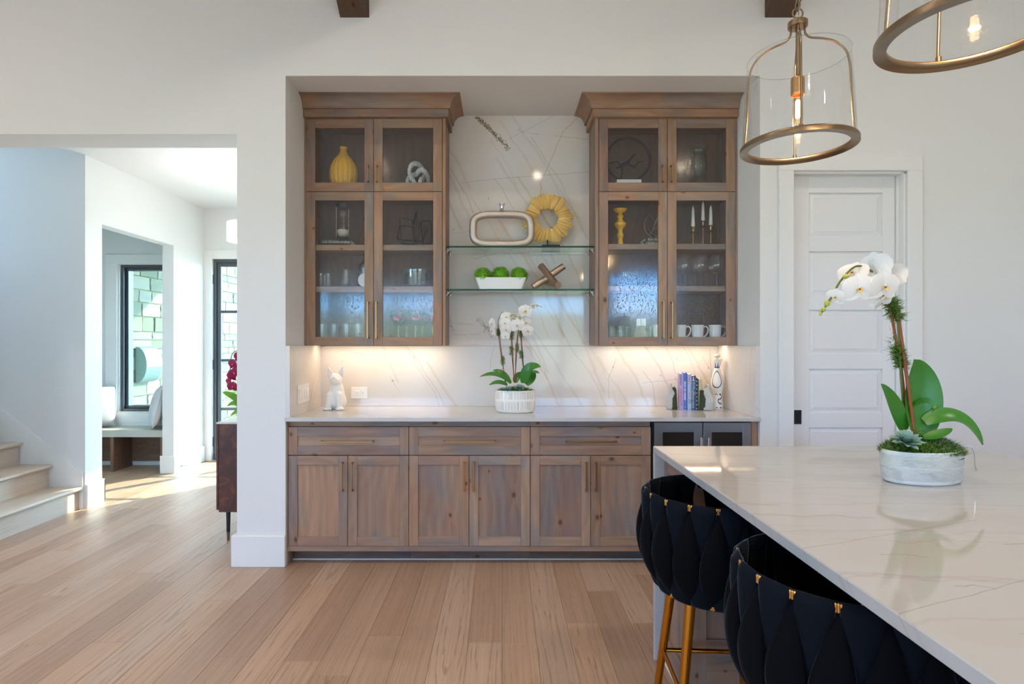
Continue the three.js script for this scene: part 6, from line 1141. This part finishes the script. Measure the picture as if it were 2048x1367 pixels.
{ // sideboard
  const z0 = -0.435, x0 = X(432, z0), t = thing('sideboard', 'dark burl wood sideboard on slim legs behind the pier', 'sideboard', [-1.83, 0, -1.1]), y0 = Y(1019, z0), y1 = Y(847, z0), zb = -1.7, x1 = -1.67;
  put(t, 'body', cbox(x0 + 0.018, x1, y0 - 0.015, y1, zb, z0, { c: 0.002, off: ro() }), M.burl);
  for (let i = 0; i < 3; i++) put(t, 'door', cbox(x0, x0 + 0.016, y0, y1 - 0.004, mixn(zb, z0, i / 3) + 0.002, mixn(zb, z0, (i + 1) / 3) - 0.002, { c: 0.002, off: ro() }), M.burl);
  put(t, 'top', cbox(x0, x1, y1, y1 + 0.012, zb, z0 + 0.002, { c: 0.002 }), phy({ color: '#d9d5cf', roughness: 0.15 }));
  for (const x of [X(452.5, z0), x1 - 0.05]) for (const z of [z0 - 0.03, zb + 0.03]) { const l = put(t, 'leg', rod(V(x, 0.06, z), V(x, y0 - 0.015, z), 0.012, 0.015, 14), M.black); put(l, 'leg_tip', rod(V(x, 0.0, z), V(x, 0.06, z), 0.0085, 0.012, 14), M.brass); }
  // magenta orchid on it
  const zc = -0.62, o = [-1.84, y1 + 0.012, zc], p = thing('potted_orchid', 'magenta orchid with yellow-green leaves on the burl sideboard', 'plant', o), q = (px, py, dz = 0) => P(px, py, zc).sub(V(...o)).add(V(0, 0, dz));
  part(p, 'pot', lathe(smooth([[0.05, 0], [0.06, 0.01], [0.075, 0.08], [0.07, 0.11], [0.064, 0.11], [0.06, 0.08], [0, 0.075]], 20), 32), M.porcelain);
  part(p, 'stem', tube([[0, 0.07, 0], [0.01, 0.25, 0], [0, 0.42, 0.01], q(490, 700), q(466, 705), q(460, 740)], 0.003, 50, 6), M.stem);
  for (const [px, py, s, yaw] of [[468, 728, 0.085, -0.4], [462, 752, 0.085, -0.3], [470, 745, 0.08, 0.4], [458, 764, 0.075, -0.6], [468, 772, 0.08, 0.1], [480, 712, 0.085, 0.2]]) addBloom(p, magentaBloom, q(px, py, rr(-0.02, 0.03)), yaw, 0.2, rr(-0.4, 0.4), s);
  for (const [a, b, w] of [[[455, 790], [449, 783], 0.05], [[462, 800], [452, 812], 0.05], [[466, 810], [470, 785], 0.05], [[470, 820], [460, 830], 0.045], [[478, 800], [474, 780], 0.05]]) part(p, 'leaf', leafGeo(V(0, 0.08, 0), q(a[0] + 12, a[1] - 4, 0.02), q(b[0], b[1], rr(-0.03, 0.06)), w, V(0, 0.6, 0.8)), M.sprig);
}
{ // drum pendant
  const z = -1.68, x = -2.29, t = thing('drum_pendant', 'white fabric drum lamp hanging in the hall', 'lamp', [x, 0, z]);
  part(t, 'shade', lathe([[0.2, 2.3], [0.2, 2.462], [0.197, 2.462], [0.197, 2.3]], 60), phy({ color: '#f6f1e6', roughness: 1, transmission: 0.35, thickness: 0 }));
  part(t, 'diffuser', lathe([[0, 2.305], [0.197, 2.305]], 48), std({ color: '#ffffff', emissive: '#fff4e2', emissiveIntensity: 1.1 }));
  for (const [yy, k] of [[2.27, 1], [2.5, 0.6]]) { const l = new THREE.PointLight('#ffffff', HALL * k); l.name = 'drum_light'; l.position.set(x, yy, z); l.castShadow = true; l.shadow.radius = 8; scene.add(l); }
  part(t, 'stem', rod(V(0, 2.38, 0), V(0, HC, 0), 0.006), M.brass); part(t, 'canopy', lathe([[0.06, HC], [0.06, HC - 0.02], [0, HC - 0.022]], 30), M.brass);
  part(t, 'spider', [0, 1, 2].map((k) => rod(V(0, 2.44, 0), V(0.198 * Math.cos(k * 2.1), 2.455, 0.198 * Math.sin(k * 2.1)), 0.002)), M.brass);
}
{ // mailbox on the stone wall
  const xw = -4.775, z0 = 3.52 + xw * 1139 / (1003 - 272), t = thing('wall_mailbox', 'rounded steel mailbox mounted on the stone wall outside the nook window', 'mailbox', [xw, 0, z0]);
  const s = (3.52 - z0) / 1139, yc = 1.386 - (729 - 683) * s, Rh = 36 * s, dp = 0.14, L = 0.34;
  const pr = []; for (let i = 0; i <= 24; i++) { const a = -Math.PI / 2 + Math.PI * i / 24; pr.push([Math.cos(a) * dp, yc + Math.sin(a) * Rh]); }
  const sh = new THREE.Shape(); pr.forEach(([a, b], i) => i ? sh.lineTo(a, b) : sh.moveTo(a, b));
  part(t, 'box', new THREE.ExtrudeGeometry(sh, { depth: L, bevelEnabled: true, bevelSize: 0.002, bevelThickness: 0.002, bevelSegments: 1 }).translate(0, 0, -L), M.mailbox);
  const lid = pr.slice(17); part(t, 'lid', grid(1, lid.length - 1, (u, v) => { const [a, b] = lid[Math.round(v * (lid.length - 1))]; return [a * 1.03 + 0.002, b + 0.003, 0.004 - u * (L + 0.008)]; }), M.mailbox);
  part(t, 'lock', new THREE.CylinderGeometry(0.009, 0.009, 0.008, 14).rotateZ(Math.PI / 2).translate(dp * 0.93, yc + Rh * 0.38, -L / 2), M.chrome);
}
{ // shrub outside the entry
  const t = thing('shrub', 'sunlit green shrub outside the entry door', 'shrub', [-3.9, -0.06, -5.6]), g = [];
  for (let i = 0; i < 900; i++) { const d = V(rr(-1, 1), rr(-0.8, 1), rr(-1, 1)).normalize(), r = Math.cbrt(rnd()); const p = V(d.x * 0.42 * r, 0.55 + d.y * 0.5 * r, d.z * 0.42 * r); g.push(leafGeo(p, p.clone().addScaledVector(d, 0.04).add(V(0, 0.01, 0)), p.clone().addScaledVector(d, 0.09), 0.035, V(rr(-1, 1), 1, rr(-1, 1)).normalize()).index ?? grid(2, 3, (u, v) => { const s = (u - 0.5) * 0.035 * Math.sin(Math.PI * (0.1 + 0.85 * v)); const e = p.clone().addScaledVector(d, v * 0.09); return [e.x + s * d.z, e.y + s * 0.3, e.z - s * d.x]; })); }
  part(t, 'foliage', g, M.sprig).userData.kind = 'stuff';
  part(t, 'stem', [0, 1, 2, 3].map((k) => tube([[0, 0, 0], [0.05 * Math.cos(k * 1.6), 0.3, 0.05 * Math.sin(k * 1.6)], [0.2 * Math.cos(k * 1.6), 0.7, 0.2 * Math.sin(k * 1.6)]], 0.008, 16, 6)), M.stake);
}
// ---------- ceiling downlights ----------
{
  const glow = std({ color: '#fff4e4', emissive: '#ffe6c4', emissiveIntensity: 25 }), slope = Math.atan(0.68);
  let first = null;
  for (const [i, [x, z]] of [[0.67, 5.9], [-2.2, 5.9], [3.2, 5.9], [-4.6, 5.9], [-0.4, 2.2], [-3.2, 2.2], [2.9, 2.2], [-5.0, 2.2]].entries()) {
    const y = 3.62 + 0.68 * (z < 3.6 ? z : 7.2 - z), t = thing('downlight', `round recessed ceiling downlight ${z > 3.6 ? 'behind the camera' : 'above the floor'} near x ${x}`, 'light', [x, y, z], 'recessed ceiling downlights');
    t.userData.label = `round recessed ceiling downlight, ${['', 'second', 'third', 'fourth'][i % 4] || 'first'} in the row ${z > 3.6 ? 'on the far slope behind the camera' : 'on the near slope over the floor'}`;
    t.rotation.x = (z < 3.6 ? -1 : 1) * slope;
    part(t, 'trim_ring', lathe([[0.095, 0.0], [0.095, -0.006], [0.07, -0.008], [0.068, 0.0]], 36), M.white); part(t, 'lens', lathe([[0.07, -0.004], [0, -0.004]], 30), glow);
    const l = new THREE.SpotLight('#fff2e2', DOWNLIGHT, 0, 1.15, 0.7); l.name = 'downlight_beam'; l.position.set(x, y - 0.03, z); l.target.position.set(x, 0, z < 3.6 ? z - 0.2 : z - 0.8); l.castShadow = true; l.shadow.radius = 3; scene.add(l, l.target);
  }
}
scene.traverse((o) => { if (o.isMesh) { o.castShadow = true; o.receiveShadow = true; } });
renderer.render(scene, camera);
